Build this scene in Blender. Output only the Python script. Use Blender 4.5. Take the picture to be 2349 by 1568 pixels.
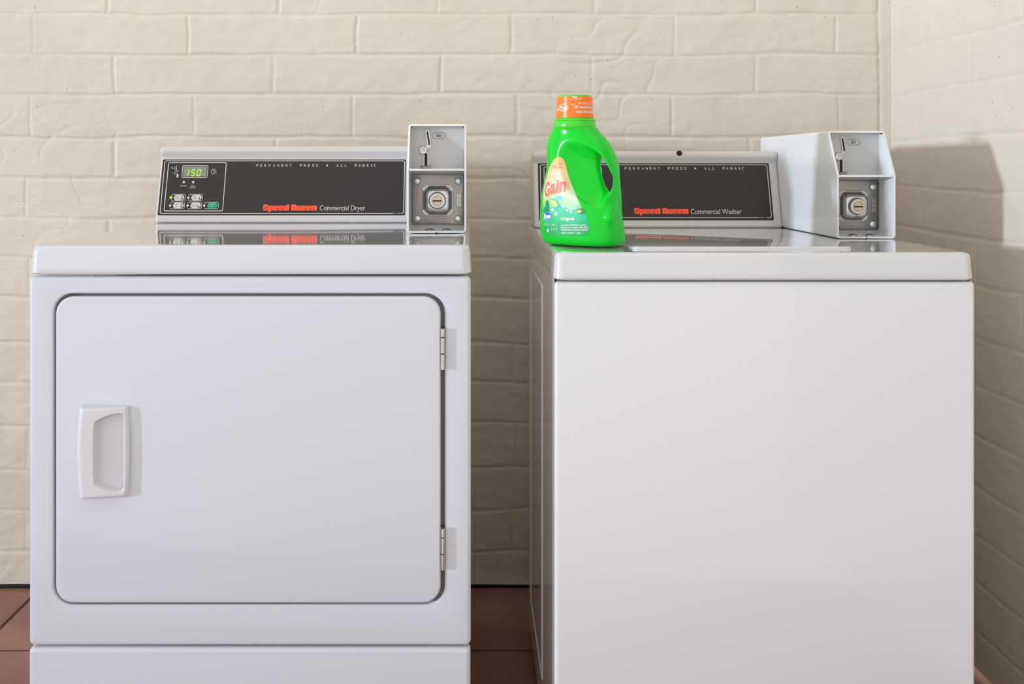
import bpy, bmesh, math, random
import numpy as np
from mathutils import Vector
from mathutils.bvhtree import BVHTree

for o in list(bpy.data.objects):
    bpy.data.objects.remove(o)
S = bpy.context.scene
C = S.collection
PI = math.pi

# ------------------------------------------------------------------ camera
EYE = 1.04                     # height of the lens above the floor
FPX = 2180.0                   # focal length in pixels of the 2349 x 1568 frame
VX, VY = 1078.0, 380.0         # where the level optical axis meets the frame
FRONT = 1.47                   # distance of the machine fronts
WALL = 2.34                    # distance of the back wall
WALLR = 1.038                  # right wall
cam = bpy.data.cameras.new('camera')
co = bpy.data.objects.new('camera', cam)
C.objects.link(co)
co.location = (0, 0, EYE)
co.rotation_euler = (PI/2, 0, 0)
cam.sensor_width = 36.0
cam.lens = 36.0*FPX/2349.0
cam.shift_x = (1174.5-VX)/2349.0
cam.shift_y = (VY-784.0)/2349.0
cam.clip_start = 0.02
S.camera = co

# ------------------------------------------------------------------ light
S.view_settings.view_transform = 'Standard'
S.view_settings.look = 'None'
S.view_settings.exposure = 0.04
S.view_settings.gamma = 1.0
S.view_settings.use_curve_mapping = False

w = bpy.data.worlds.new('laundry_room_daylight')
S.world = w
w.use_nodes = True
nt = w.node_tree
nt.nodes.clear()
wo = nt.nodes.new('ShaderNodeOutputWorld')
bg = nt.nodes.new('ShaderNodeBackground')
tc = nt.nodes.new('ShaderNodeTexCoord')
sx = nt.nodes.new('ShaderNodeSeparateXYZ')
mr = nt.nodes.new('ShaderNodeMapRange')
cr = nt.nodes.new('ShaderNodeValToRGB')
nt.links.new(tc.outputs['Generated'], sx.inputs[0])
nt.links.new(sx.outputs['X'], mr.inputs['Value'])
mr.inputs['From Min'].default_value = -1
mr.inputs['From Max'].default_value = 1
nt.links.new(mr.outputs[0], cr.inputs[0])
cr.color_ramp.elements[0].position = 0.12
cr.color_ramp.elements[0].color = (0.80, 0.79, 0.80, 1)
cr.color_ramp.elements[1].position = 0.85
cr.color_ramp.elements[1].color = (1.02, 0.89, 0.78, 1)
e = cr.color_ramp.elements.new(0.48)
e.color = (0.70, 0.67, 0.65, 1)
nt.links.new(cr.outputs[0], bg.inputs[0])
my = nt.nodes.new('ShaderNodeMapRange')      # added fill: ambient raised from behind the viewer for fronts and gaps
my.inputs['From Min'].default_value = -1
my.inputs['From Max'].default_value = 0.4
my.inputs['To Min'].default_value = 1.45
my.inputs['To Max'].default_value = 0.55
nt.links.new(sx.outputs['Y'], my.inputs['Value'])
nt.links.new(my.outputs[0], bg.inputs[1])
nt.links.new(bg.outputs[0], wo.inputs[0])

sun = bpy.data.lights.new('window_daylight', 'SUN')
so = bpy.data.objects.new('window_daylight', sun)
C.objects.link(so)
so.location = (-3, 0.6, 1.5)
sun.angle = math.radians(3.4)
sun.energy = 2.1
sun.color = (0.74, 0.85, 1.0)
so.rotation_euler = Vector((0.925, 0.362, -0.072)).to_track_quat('-Z', 'Y').to_euler()

lamp = bpy.data.lights.new('wall_fill_light', 'AREA')  # unseen fill lamp added overhead to lighten the back wall
lo_ = bpy.data.objects.new('wall_fill_light', lamp)
C.objects.link(lo_)
lamp.shape = 'RECTANGLE'
lamp.size, lamp.size_y = 2.6, 0.9
lamp.energy = 5.2
lamp.color = (1.0, 0.95, 0.87)
lo_.location = (-0.2, 1.35, 2.5)
lo_.rotation_euler = (math.radians(14), 0, 0)

# ------------------------------------------------------------------ helpers
def srgb(r, g, b):
    f = lambda c: (c/255/12.92) if c/255 <= 0.04045 else ((c/255+0.055)/1.055)**2.4
    return (f(r), f(g), f(b), 1)

def mat(name, col, rough=0.5, metal=0.0, coat=0.0, emit=None, es=0.0, bump=None, spec=0.5, sss=0.0, coat_rough=0.04):
    m = bpy.data.materials.new(name)
    m.use_nodes = True
    n = m.node_tree
    p = n.nodes['Principled BSDF']
    p.inputs['Base Color'].default_value = col
    p.inputs['Roughness'].default_value = rough
    p.inputs['Metallic'].default_value = metal
    p.inputs['Coat Weight'].default_value = coat
    p.inputs['Coat Roughness'].default_value = coat_rough
    p.inputs['Specular IOR Level'].default_value = spec
    if sss:
        p.inputs['Subsurface Weight'].default_value = sss
        p.inputs['Subsurface Radius'].default_value = (0.01, 0.02, 0.01)
        p.inputs['Subsurface Scale'].default_value = 0.5
    if emit:
        p.inputs['Emission Color'].default_value = emit
        p.inputs['Emission Strength'].default_value = es
    # a gentle procedural unevenness in every surface
    t = n.nodes.new('ShaderNodeTexCoord')
    sc, st, dist, stretch = bump if bump else (60, 0.04, 0.0005, (1, 1, 1))
    mp = n.nodes.new('ShaderNodeMapping')
    mp.inputs['Scale'].default_value = stretch
    nz = n.nodes.new('ShaderNodeTexNoise')
    nz.inputs['Scale'].default_value = sc
    nz.inputs['Detail'].default_value = 3
    b = n.nodes.new('ShaderNodeBump')
    b.inputs['Strength'].default_value = st
    b.inputs['Distance'].default_value = dist
    n.links.new(t.outputs['Object'], mp.inputs[0])
    n.links.new(mp.outputs[0], nz.inputs['Vector'])
    n.links.new(nz.outputs[0], b.inputs['Height'])
    n.links.new(b.outputs[0], p.inputs['Normal'])
    return m

def scuffs(m, col, scale=9.0, amount=0.5, lo=0.70):
    """sparse faint grey scuff marks over a paint colour"""
    n = m.node_tree
    p = n.nodes['Principled BSDF']
    base = tuple(p.inputs['Base Color'].default_value)
    t = n.nodes.new('ShaderNodeTexCoord')
    nz = n.nodes.new('ShaderNodeTexNoise')
    nz.inputs['Scale'].default_value = scale
    nz.inputs['Detail'].default_value = 5
    nz.inputs['Roughness'].default_value = 0.7
    r = n.nodes.new('ShaderNodeValToRGB')
    r.color_ramp.elements[0].position = lo
    r.color_ramp.elements[0].color = (0, 0, 0, 1)
    r.color_ramp.elements[1].position = lo+0.12
    r.color_ramp.elements[1].color = (amount,)*3+(1,)
    mx = n.nodes.new('ShaderNodeMix')
    mx.data_type = 'RGBA'
    mx.inputs['A'].default_value = base
    mx.inputs['B'].default_value = col
    n.links.new(t.outputs['Object'], nz.inputs['Vector'])
    n.links.new(nz.outputs[0], r.inputs[0])
    n.links.new(r.outputs[0], mx.inputs['Factor'])
    n.links.new(mx.outputs['Result'], p.inputs['Base Color'])
    return m

ENAMEL = scuffs(mat('white_enamel', (0.60, 0.62, 0.68, 1), 0.30, 0, 0.55, bump=(7, 0.10, 0.002, (1, 1, 1))), (0.55, 0.54, 0.52, 1))
WASHENAMEL = scuffs(mat('warm_white_enamel', (0.69, 0.685, 0.685, 1), 0.30, 0, 0.55, bump=(7, 0.10, 0.002, (1, 1, 1))), (0.55, 0.54, 0.52, 1))
TOPENAMEL = mat('polished_white_enamel', (0.62, 0.62, 0.625, 1), 0.16, 0, 1.0, bump=(14, 0.05, 0.001, (1, 1, 1)), coat_rough=0.045)
DRYTOP = mat('polished_cool_white_enamel', (0.62, 0.63, 0.675, 1), 0.16, 0, 1.0, bump=(14, 0.05, 0.001, (1, 1, 1)), coat_rough=0.045)
SIDEENAMEL = mat('side_enamel', (0.80, 0.79, 0.77, 1), 0.25, 0, 0.7, bump=(5, 0.1, 0.002, (1, 1, 1)))
PLASTIC = mat('white_plastic', (0.58, 0.56, 0.545, 1), 0.3, 0, 0.3)
HANDLEP = mat('white_handle_plastic', (0.65, 0.655, 0.70, 1), 0.28, 0, 0.4)
BOXWHITE = mat('white_powder_coat', (0.74, 0.75, 0.76, 1), 0.3, 0, 0.4)
BOXGREY = mat('grey_painted_steel', (0.52, 0.52, 0.52, 1), 0.45, 0, 0.1)
DARK = mat('dark_gap', (0.02, 0.018, 0.016, 1), 0.8)
GASKET = mat('grey_inner_steel', (0.16, 0.15, 0.15, 1), 0.6)
PANELB = mat('charcoal_panel_film', (0.033, 0.028, 0.026, 1), 0.45, spec=0.28)
INKW = mat('cream_ink', (0.62, 0.58, 0.54, 1), 0.5)
INKR = mat('red_orange_ink', (0.95, 0.085, 0.022, 1), 0.5)
INKD = mat('dark_ink', (0.05, 0.05, 0.05, 1), 0.5)
PILL = mat('pale_button_film', (0.60, 0.58, 0.57, 1), 0.4)
GREENB = mat('green_button_film', (0.0, 0.36, 0.17, 1), 0.3)
LCD = mat('grey_green_display', (0.22, 0.25, 0.17, 1), 0.25)
LIT = mat('lit_digits', (0.1, 0.2, 0.02, 1), 0.5, emit=(0.50, 1.0, 0.01, 1), es=0.9)
LED = mat('lit_indicator', (0.1, 0.2, 0.02, 1), 0.5, emit=(0.38, 1.0, 0.01, 1), es=1.0)
CHROME = mat('chrome', (0.58, 0.57, 0.56, 1), 0.12, 1.0)
STEEL = mat('brushed_steel', (0.30, 0.28, 0.26, 1), 0.24, 1.0, bump=(30, 0.12, 0.001, (1, 1, 1)))
ZINC = mat('zinc_screw', (0.62, 0.66, 0.66, 1), 0.22, 1.0)
BRASS = mat('brass_lock_plug', (0.62, 0.50, 0.36, 1), 0.28, 1.0)
BLACK = mat('black_hole', (0.01, 0.009, 0.008, 1), 0.7)

def tag(o, label=None, cat=None, kind=None, group=None):
    if label: o['label'] = label
    if cat: o['category'] = cat
    if kind: o['kind'] = kind
    if group: o['group'] = group
    return o

def empty(name, loc):
    o = bpy.data.objects.new(name, None)
    o.empty_display_size = 0.05
    C.objects.link(o)
    o.location = loc
    return o

def rootloc(o):
    v = Vector((0, 0, 0))
    while o is not None:
        v = v + Vector(o.location)
        o = o.parent
    return v

def build(name, verts, faces, m, parent=None, smooth=True, angle=35):
    """one mesh object from world-space vertices"""
    base = rootloc(parent) if parent else Vector((0, 0, 0))
    me = bpy.data.meshes.new(name)
    V = np.asarray(verts, dtype=float).reshape(-1, 3) - np.array(base)
    me.from_pydata([tuple(v) for v in V], [], [tuple(int(i) for i in f) for f in faces])
    bm = bmesh.new()
    bm.from_mesh(me)
    bmesh.ops.recalc_face_normals(bm, faces=bm.faces)
    bm.to_mesh(me)
    bm.free()
    if smooth:
        me.polygons.foreach_set('use_smooth', [True]*len(me.polygons))
        me.set_sharp_from_angle(angle=math.radians(angle))
    me.materials.append(m)
    o = bpy.data.objects.new(name, me)
    C.objects.link(o)
    if parent: o.parent = parent
    return o

class Mb:
    """collects shapes of one part"""
    def __init__(s): s.v = []; s.f = []
    def add(s, v, f):
        n = len(s.v)
        s.v += [tuple(p) for p in v]
        s.f += [tuple(i+n for i in q) for q in f]
        return s
    def out(s, name, m, parent=None, smooth=True, angle=35):
        return build(name, s.v, s.f, m, parent, smooth, angle)

def rrect(x0, x1, z0, z1, r, n=8):
    """rounded rectangle outline, 4*(n+1) points, counter-clockwise"""
    r = max(min(r, (x1-x0)/2-1e-5, (z1-z0)/2-1e-5), 1e-5)
    pts = []
    for cx, cz, a0 in ((x1-r, z0+r, -PI/2), (x1-r, z1-r, 0), (x0+r, z1-r, PI/2), (x0+r, z0+r, PI)):
        for k in range(n+1):
            a = a0+PI/2*k/n
            pts.append((cx+r*math.cos(a), cz+r*math.sin(a)))
    return pts

def loft(rings, cap0=True, cap1=True):
    n = len(rings[0])
    v = [p for r in rings for p in r]
    f = []
    for i in range(len(rings)-1):
        for j in range(n):
            k = (j+1) % n
            f.append((i*n+j, i*n+k, (i+1)*n+k, (i+1)*n+j))
    if cap0: f.append(tuple(range(n))[::-1])
    if cap1: f.append(tuple(range((len(rings)-1)*n, len(rings)*n)))
    return v, f

def slab(x0, x1, z0, z1, yf, yb, r, bev, mp=None, n=8, bn=5):
    """plate facing -y, rounded corners r, front edge rounded over by bev"""
    mp = mp or (lambda x, y, z: (x, y, z))
    rings = []
    def ring(ins, y):
        return [mp(x, y, z) for x, z in rrect(x0+ins, x1-ins, z0+ins, z1-ins, max(r-ins, 0.0004), n)]
    rings.append(ring(0, yb))
    for k in range(bn+1):
        a = PI/2*k/bn
        rings.append(ring(bev*(1-math.cos(a)), yf+bev*(1-math.sin(a))))
    return loft(rings)

def frame_plate(x0, x1, z0, z1, yf, yb, r, bev, h, hr, hb, hdepth, n=8, bn=5):
    """front sheet with rounded outer edges and a rounded opening h=(x0,x1,z0,z1)"""
    rings = []
    R = lambda a, b, c, d, rr, y: [(x, y, z) for x, z in rrect(a, b, c, d, rr, n)]
    rings.append(R(x0, x1, z0, z1, r, yb))
    for k in range(bn+1):
        a = PI/2*k/bn
        i = bev*(1-math.cos(a))
        rings.append(R(x0+i, x1-i, z0+i, z1-i, max(r-i, 0.0006), yf+bev*(1-math.sin(a))))
    for k in range(bn+1):
        a = PI/2*k/bn
        i = hb*(1-math.sin(a))
        rings.append(R(h[0]-i, h[1]+i, h[2]-i, h[3]+i, hr+i, yf+hb*(1-math.cos(a))))
    rings.append(R(h[0], h[1], h[2], h[3], hr, yf+hdepth))
    return loft(rings, False, True)

def box(x0, x1, y0, y1, z0, z1, mp=None):
    mp = mp or (lambda x, y, z: (x, y, z))
    v = [mp(x, y, z) for z in (z0, z1) for y in (y0, y1) for x in (x0, x1)]
    return v, [(0, 2, 3, 1), (4, 5, 7, 6), (0, 1, 5, 4), (2, 6, 7, 3), (0, 4, 6, 2), (1, 3, 7, 5)]

def disc_lathe(cx, cz, prof, mp=None, n=32):
    """prof: (radius, y) list; axis along y"""
    mp = mp or (lambda x, y, z: (x, y, z))
    rings = [[mp(cx+r*math.cos(2*PI*k/n), y, cz+r*math.sin(2*PI*k/n)) for k in range(n)] for r, y in prof]
    return loft(rings)

def lathe_z(cx, cy, prof, n=64, cap0=True, cap1=True):
    rings = [[(cx+r*math.cos(2*PI*k/n), cy+r*math.sin(2*PI*k/n), z) for k in range(n)] for r, z in prof]
    return loft(rings, cap0, cap1)

def strip(outer, inner, mp, y=0.0):
    """flat ring between two outlines with the same number of points"""
    n = len(outer)
    v = [mp(x, y, z) for x, z in outer]+[mp(x, y, z) for x, z in inner]
    return v, [(i, (i+1) % n, n+(i+1) % n, n+i) for i in range(n)]

def rr_line(x0, x1, z0, z1, r, wd, mp, y=0.0, n=6):
    h = wd/2
    return strip(rrect(x0-h, x1+h, z0-h, z1+h, r+h, n), rrect(x0+h, x1-h, z0+h, z1-h, max(r-h, 1e-4), n), mp, y)

def flat(pts, mp, y=0.0):
    return [mp(x, y, z) for x, z in pts], [tuple(range(len(pts)))]

def capsule2(x0, z0, x1, z1, r, n=8):
    """outline of a pill between two points"""
    a = math.atan2(z1-z0, x1-x0)
    pts = []
    for k in range(n+1):
        t = a-PI/2+PI*k/n
        pts.append((x1+r*math.cos(t), z1+r*math.sin(t)))
    for k in range(n+1):
        t = a+PI/2+PI*k/n
        pts.append((x0+r*math.cos(t), z0+r*math.sin(t)))
    return pts

_tc = {}
def text2d(s, bold=0.0, shear=0.0, res=4):
    """glyph outlines as flat mesh data normalised to its bounding box"""
    key = (s, bold, shear, res)
    if key in _tc: return _tc[key]
    cu = bpy.data.curves.new('t', 'FONT')
    cu.body = s
    cu.size = 1.0
    cu.offset = bold
    cu.shear = shear
    cu.resolution_u = res
    o = bpy.data.objects.new('t', cu)
    C.objects.link(o)
    dg = bpy.context.evaluated_depsgraph_get()
    dg.update()
    me = bpy.data.meshes.new_from_object(o.evaluated_get(dg))
    v = np.array([tuple(p.co) for p in me.vertices])
    f = [tuple(p.vertices) for p in me.polygons]
    bpy.data.objects.remove(o)
    bpy.data.curves.remove(cu)
    bpy.data.meshes.remove(me)
    lo, hi = v.min(0), v.max(0)
    v2 = (v[:, :2]-lo[:2])/(hi[:2]-lo[:2])
    _tc[key] = (v2, f)
    return v2, f

def text(s, x0, x1, z0, z1, mp, y=0.0, bold=0.0, shear=0.0):
    v, f = text2d(s, bold, shear)
    return [mp(x0+(x1-x0)*a, y, z0+(z1-z0)*b) for a, b in v], f

# smooth random fields --------------------------------------------------
rng = np.random.default_rng(7)
def vnoise(x, z, cell, seed):
    """value noise on arrays, smooth interpolation"""
    r = np.random.default_rng(seed)
    T = r.random((256, 256))
    u, v = x/cell+900, z/cell+900
    i, j = np.floor(u).astype(int), np.floor(v).astype(int)
    fu, fv = u-i, v-j
    fu, fv = fu*fu*(3-2*fu), fv*fv*(3-2*fv)
    g = lambda a, b: T[a % 256, b % 256]
    return (g(i, j)*(1-fu)*(1-fv)+g(i+1, j)*fu*(1-fv)+g(i, j+1)*(1-fu)*fv+g(i+1, j+1)*fu*fv)-0.5

def gridmesh(name, P, m, parent=None):
    """P: (rows, cols, 3) array"""
    R, K = P.shape[:2]
    idx = np.arange(R*K).reshape(R, K)
    q = np.stack([idx[:-1, :-1], idx[:-1, 1:], idx[1:, 1:], idx[1:, :-1]], -1).reshape(-1, 4)
    me = bpy.data.meshes.new(name)
    me.vertices.add(R*K)
    me.vertices.foreach_set('co', P.reshape(-1).astype(np.float32))
    me.loops.add(q.size)
    me.loops.foreach_set('vertex_index', q.reshape(-1).astype(np.int32))
    me.polygons.add(len(q))
    me.polygons.foreach_set('loop_start', np.arange(0, q.size, 4, dtype=np.int32))
    me.polygons.foreach_set('use_smooth', np.ones(len(q), dtype=bool))
    me.update(calc_edges=True)
    me.materials.append(m)
    o = bpy.data.objects.new(name, me)
    C.objects.link(o)
    if parent: o.parent = parent
    return o

# ------------------------------------------------------------------ walls
def wall_material():
    m = bpy.data.materials.new('painted_brick')
    m.use_nodes = True
    n = m.node_tree
    L = n.links.new
    p = n.nodes['Principled BSDF']
    p.inputs['Roughness'].default_value = 0.55
    t = n.nodes.new('ShaderNodeTexCoord')
    nz = n.nodes.new('ShaderNodeTexNoise')
    nz.inputs['Scale'].default_value = 3.0
    nz.inputs['Detail'].default_value = 5
    r = n.nodes.new('ShaderNodeValToRGB')
    r.color_ramp.elements[0].position = 0.3
    r.color_ramp.elements[0].color = (0.60, 0.545, 0.45, 1)
    r.color_ramp.elements[1].position = 0.7
    r.color_ramp.elements[1].color = (0.66, 0.605, 0.505, 1)
    L(t.outputs['Object'], nz.inputs['Vector'])
    L(nz.outputs[0], r.inputs[0])
    # sparse dark pinholes in the paint
    vo = n.nodes.new('ShaderNodeTexVoronoi')
    vo.inputs['Scale'].default_value = 48
    r2 = n.nodes.new('ShaderNodeValToRGB')
    r2.color_ramp.elements[0].position = 0.035
    r2.color_ramp.elements[0].color = (1, 1, 1, 1)
    r2.color_ramp.elements[1].position = 0.075
    r2.color_ramp.elements[1].color = (0, 0, 0, 1)
    nw = n.nodes.new('ShaderNodeTexNoise')
    nw.inputs['Scale'].default_value = 60
    mxv = n.nodes.new('ShaderNodeMix'); mxv.data_type = 'VECTOR'; mxv.inputs['Factor'].default_value = 0.012
    L(t.outputs['Object'], nw.inputs['Vector'])
    L(t.outputs['Object'], mxv.inputs['A']); L(nw.outputs['Color'], mxv.inputs['B'])
    L(mxv.outputs['Result'], vo.inputs['Vector'])
    L(vo.outputs['Distance'], r2.inputs[0])
    nm = n.nodes.new('ShaderNodeTexNoise')
    nm.inputs['Scale'].default_value = 5.0
    rm = n.nodes.new('ShaderNodeValToRGB')
    rm.color_ramp.elements[0].position = 0.52
    rm.color_ramp.elements[1].position = 0.60
    L(t.outputs['Object'], nm.inputs['Vector'])
    L(nm.outputs[0], rm.inputs[0])
    mu = n.nodes.new('ShaderNodeMath'); mu.operation = 'MULTIPLY'
    L(r2.outputs[0], mu.inputs[0]); L(rm.outputs[0], mu.inputs[1])
    mx = n.nodes.new('ShaderNodeMix'); mx.data_type = 'RGBA'
    mx.inputs['B'].default_value = (0.24, 0.205, 0.155, 1)
    L(r.outputs[0], mx.inputs['A']); L(mu.outputs[0], mx.inputs['Factor'])
    L(mx.outputs['Result'], p.inputs['Base Color'])
    # fine plaster and brush texture
    mp = n.nodes.new('ShaderNodeMapping')
    mp.inputs['Scale'].default_value = (0.6, 0.6, 1.4)
    nb = n.nodes.new('ShaderNodeTexNoise')
    nb.inputs['Scale'].default_value = 38
    nb.inputs['Detail'].default_value = 6
    nb.inputs['Roughness'].default_value = 0.62
    nb.inputs['Distortion'].default_value = 0.4
    b = n.nodes.new('ShaderNodeBump')
    b.inputs['Strength'].default_value = 0.30
    b.inputs['Distance'].default_value = 0.004
    b2 = n.nodes.new('ShaderNodeBump')
    b2.invert = True
    b2.inputs['Strength'].default_value = 0.6
    b2.inputs['Distance'].default_value = 0.002
    L(t.outputs['Object'], mp.inputs[0]); L(mp.outputs[0], nb.inputs['Vector'])
    L(nb.outputs[0], b.inputs['Height'])
    L(mu.outputs[0], b2.inputs['Height']); L(b.outputs[0], b2.inputs['Normal'])
    L(b2.outputs[0], p.inputs['Normal'])
    return m
BRICK = wall_material()

def relief(U, Z, courses, jointsA, jointsB, seed, startA=0, extra=None):
    """paint-softened brick relief (positive = towards the room)"""
    wob = lambda c, a, s: a*vnoise(U, Z, c, s)
    Zw = Z+wob(0.19, 0.010, seed)+wob(0.05, 0.0035, seed+1)
    Uw = U+wob(0.15, 0.008, seed+2)+wob(0.04, 0.0035, seed+3)
    cs = np.array(courses)
    dz = np.full(U.shape, 9.0)
    for c in cs: dz = np.minimum(dz, np.abs(Zw-c))
    row = np.zeros(U.shape, int)
    for c in cs: row += (Zw > c)
    du = np.full(U.shape, 9.0)
    for par, js in ((0, jointsA), (1, jointsB)):
        mk = (row+startA) % 2 == par
        for j in js:
            d = np.abs(Uw-j-0.010*(np.sin(row*2.3+j*9)))
            du = np.where(mk, np.minimum(du, d), du)
    gw = 0.0036+0.0025*vnoise(U, Z, 0.11, seed+4)
    depth = 0.0021*(1+0.9*vnoise(U, Z, 0.22, seed+5))
    def groove(d, k):
        t = np.clip((d-gw*0.35)/(gw*1.25), 0, 1)
        return -(1-t*t*(3-2*t))*k
    # mortar smeared slightly proud along the lower side of each bed joint
    h = np.minimum(groove(dz, depth), groove(du, depth*(0.75+0.8*vnoise(U, Z, 0.3, seed+9))))
    per = vnoise(np.floor(U*5)*0.37+row*1.7, row*0.9, 1.0, seed+6)*0.004
    h = h+per*0
    h += 0.0040*vnoise(U, Z, 0.16, seed+7)+0.0016*vnoise(U, Z*1.4, 0.05, seed+8)
    h += 0.0012*vnoise(U, Z*1.5, 0.022, seed+10)
    # ridged scars in some bricks
    rg = np.abs(vnoise(U, Z*1.6, 0.085, seed+11))
    msk = np.clip(vnoise(U, Z, 0.35, seed+12)*4-0.2, 0, 1)
    h -= 0.0016*np.clip(1-rg/0.035, 0, 1)*msk
    return h

zc = [EYE+(380-y)/931.6 for y in (1262, 1167, 1073, 973, 878, 786, 684, 592, 500, 408, 315, 216, 125, 32, -62, -156, -250, -345)]
jb = [(px-VX)/931.6 for px in (-1430, -1058, -680, -308, 67, 440, 812, 1177, 1548, 1917)]
ja = [(px-VX)/931.6 for px in (-1240, -865, -490, -120, 255, 633, 1003, 1368, 1727)]
us = np.concatenate([np.arange(-3.0, -1.30, 0.03), np.arange(-1.30, WALLR+0.02, 0.0034)])
zs = np.concatenate([np.arange(0.010, 1.50, 0.0034), np.arange(1.50, 2.62, 0.03)])
U, Z = np.meshgrid(us, zs)
H = relief(U, Z, zc, ja, jb, 11, startA=0)
# smeared mortar strip in the corner where the bricks stop
cst = 1.008+0.006*vnoise(U, Z, 0.2, 71)
edge = np.exp(-((U-cst)/0.004)**2)*0.0024
t = np.clip((U-cst+0.004)/0.008, 0, 1)
H = H*(1-t)+(-0.001+0.002*vnoise(U, Z, 0.06, 5))*t-edge
P = np.stack([U, WALL-H, Z], -1)
wb = gridmesh('wall_back', P, BRICK)
tag(wb, 'cream painted brick back wall behind the two machines', kind='structure')

zr = [EYE-v for v in (0.955, 0.852, 0.754, 0.655, 0.55, 0.4475, 0.349, 0.2417, 0.148, 0.052, -0.061, -0.171, -0.277, -0.385, -0.49, -0.6)]
vs = np.concatenate([np.arange(-0.2, 1.55, 0.03), np.arange(1.55, WALL+0.02, 0.0034)])
V_, Z_ = np.meshgrid(vs, zs)
yA = [1.038*FPX/(2115-VX)]
yB = [1.038*FPX/(2232-VX)]
yA = [yA[0]-0.4064*k for k in range(-1, 6)]
yB = [yB[0]-0.4064*k for k in range(-1, 6)]
H2 = relief(V_, Z_, zr, yB, yA, 301, startA=0)
P2 = np.stack([WALLR-H2*0.6, V_, Z_], -1)
wr = gridmesh('wall_right', P2, BRICK)
tag(wr, 'cream painted brick side wall right of the washing machine', kind='structure')

def floor_material():
    m = bpy.data.materials.new('terracotta_tile')
    m.use_nodes = True
    n = m.node_tree
    L = n.links.new
    p = n.nodes['Principled BSDF']
    p.inputs['Roughness'].default_value = 0.42
    t = n.nodes.new('ShaderNodeTexCoord')
    nz = n.nodes.new('ShaderNodeTexNoise')
    nz.inputs['Scale'].default_value = 7
    nz.inputs['Detail'].default_value = 7
    r = n.nodes.new('ShaderNodeValToRGB')
    r.color_ramp.elements[0].position = 0.3
    r.color_ramp.elements[0].color = (0.235, 0.115, 0.080, 1)
    r.color_ramp.elements[1].position = 0.75
    r.color_ramp.elements[1].color = (0.35, 0.185, 0.135, 1)
    L(t.outputs['Object'], nz.inputs['Vector']); L(nz.outputs[0], r.inputs[0])
    L(r.outputs[0], p.inputs['Base Color'])
    b = n.nodes.new('ShaderNodeBump')
    b.inputs['Strength'].default_value = 0.3
    b.inputs['Distance'].default_value = 0.004
    L(nz.outputs[0], b.inputs['Height']); L(b.outputs[0], p.inputs['Normal'])
    return m
TILE = floor_material()
GROUT = mat('dark_grout', (0.06, 0.045, 0.04, 1), 0.85)
sub = Mb()
fl = Mb()
T0 = 0.3048
gx0, gy0 = -1.058, 2.0425
for i in range(-7, 8):
    for j in range(-5, 2):
        x0, x1 = gx0+i*T0+0.004, gx0+(i+1)*T0-0.004
        y0, y1 = gy0+j*T0+0.004, gy0+(j+1)*T0-0.004
        x1 = min(x1, WALLR+0.02); y1 = min(y1, WALL+0.02)
        if x1-x0 < 0.01 or y1-y0 < 0.01: continue
        mp = lambda x, y, z: (x, z, -y)
        v, f = slab(x0, x1, y0, y1, 0.0, 0.008, 0.004, 0.002, mp, n=2, bn=2)
        fl.add(v, f)
floor = fl.out('floor', TILE)
tag(floor, 'brown terracotta tile floor under the machines', kind='structure')
g = Mb(); g.add(*box(-3.2, WALLR+0.1, 0.52, WALL+0.1, -0.03, -0.004))
tag(g.out('trim_1', GROUT), 'dark grout between the floor tiles', kind='structure')
g = Mb(); g.add(*box(-3.0, WALLR+0.05, WALL+0.012, WALL+0.06, -0.01, 0.05))
tag(g.out('trim_2', DARK), 'dark joint between back wall and floor', kind='structure')

# ------------------------------------------------------------------ machines
def fx(px, d=FRONT): return (px-VX)*d/FPX
def fz(py, d=FRONT): return EYE-(py-VY)*d/FPX

def worktop(name, parent, x0, x1, yf, yb, z0, z1, m):
    """pressed steel lid: rolled top edges, skirt flaring slightly at the bottom"""
    R = 0.0085
    prof = [(0.0012, z0-0.0), (-0.0012, z0+0.0025), (-0.0006, z0+0.010), (0.0010, z1-R)]
    for k in range(1, 7):
        a = PI/2*k/6
        prof.append((0.001+R*(1-math.cos(a)), z1-R+R*math.sin(a)))
    prof.append((0.030, z1-0.0006))
    rings = []
    for ins, z in prof:
        rings.append([(x, y, z) for x, y in rrect(x0+ins, x1-ins, yf+ins, yb-ins*0.3, max(0.016-ins*0.3, 0.004), 8)])
    mb = Mb()
    v, f = loft(rings)
    mb.add(v, f)
    return mb.out(name, m, parent, angle=50)

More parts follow.
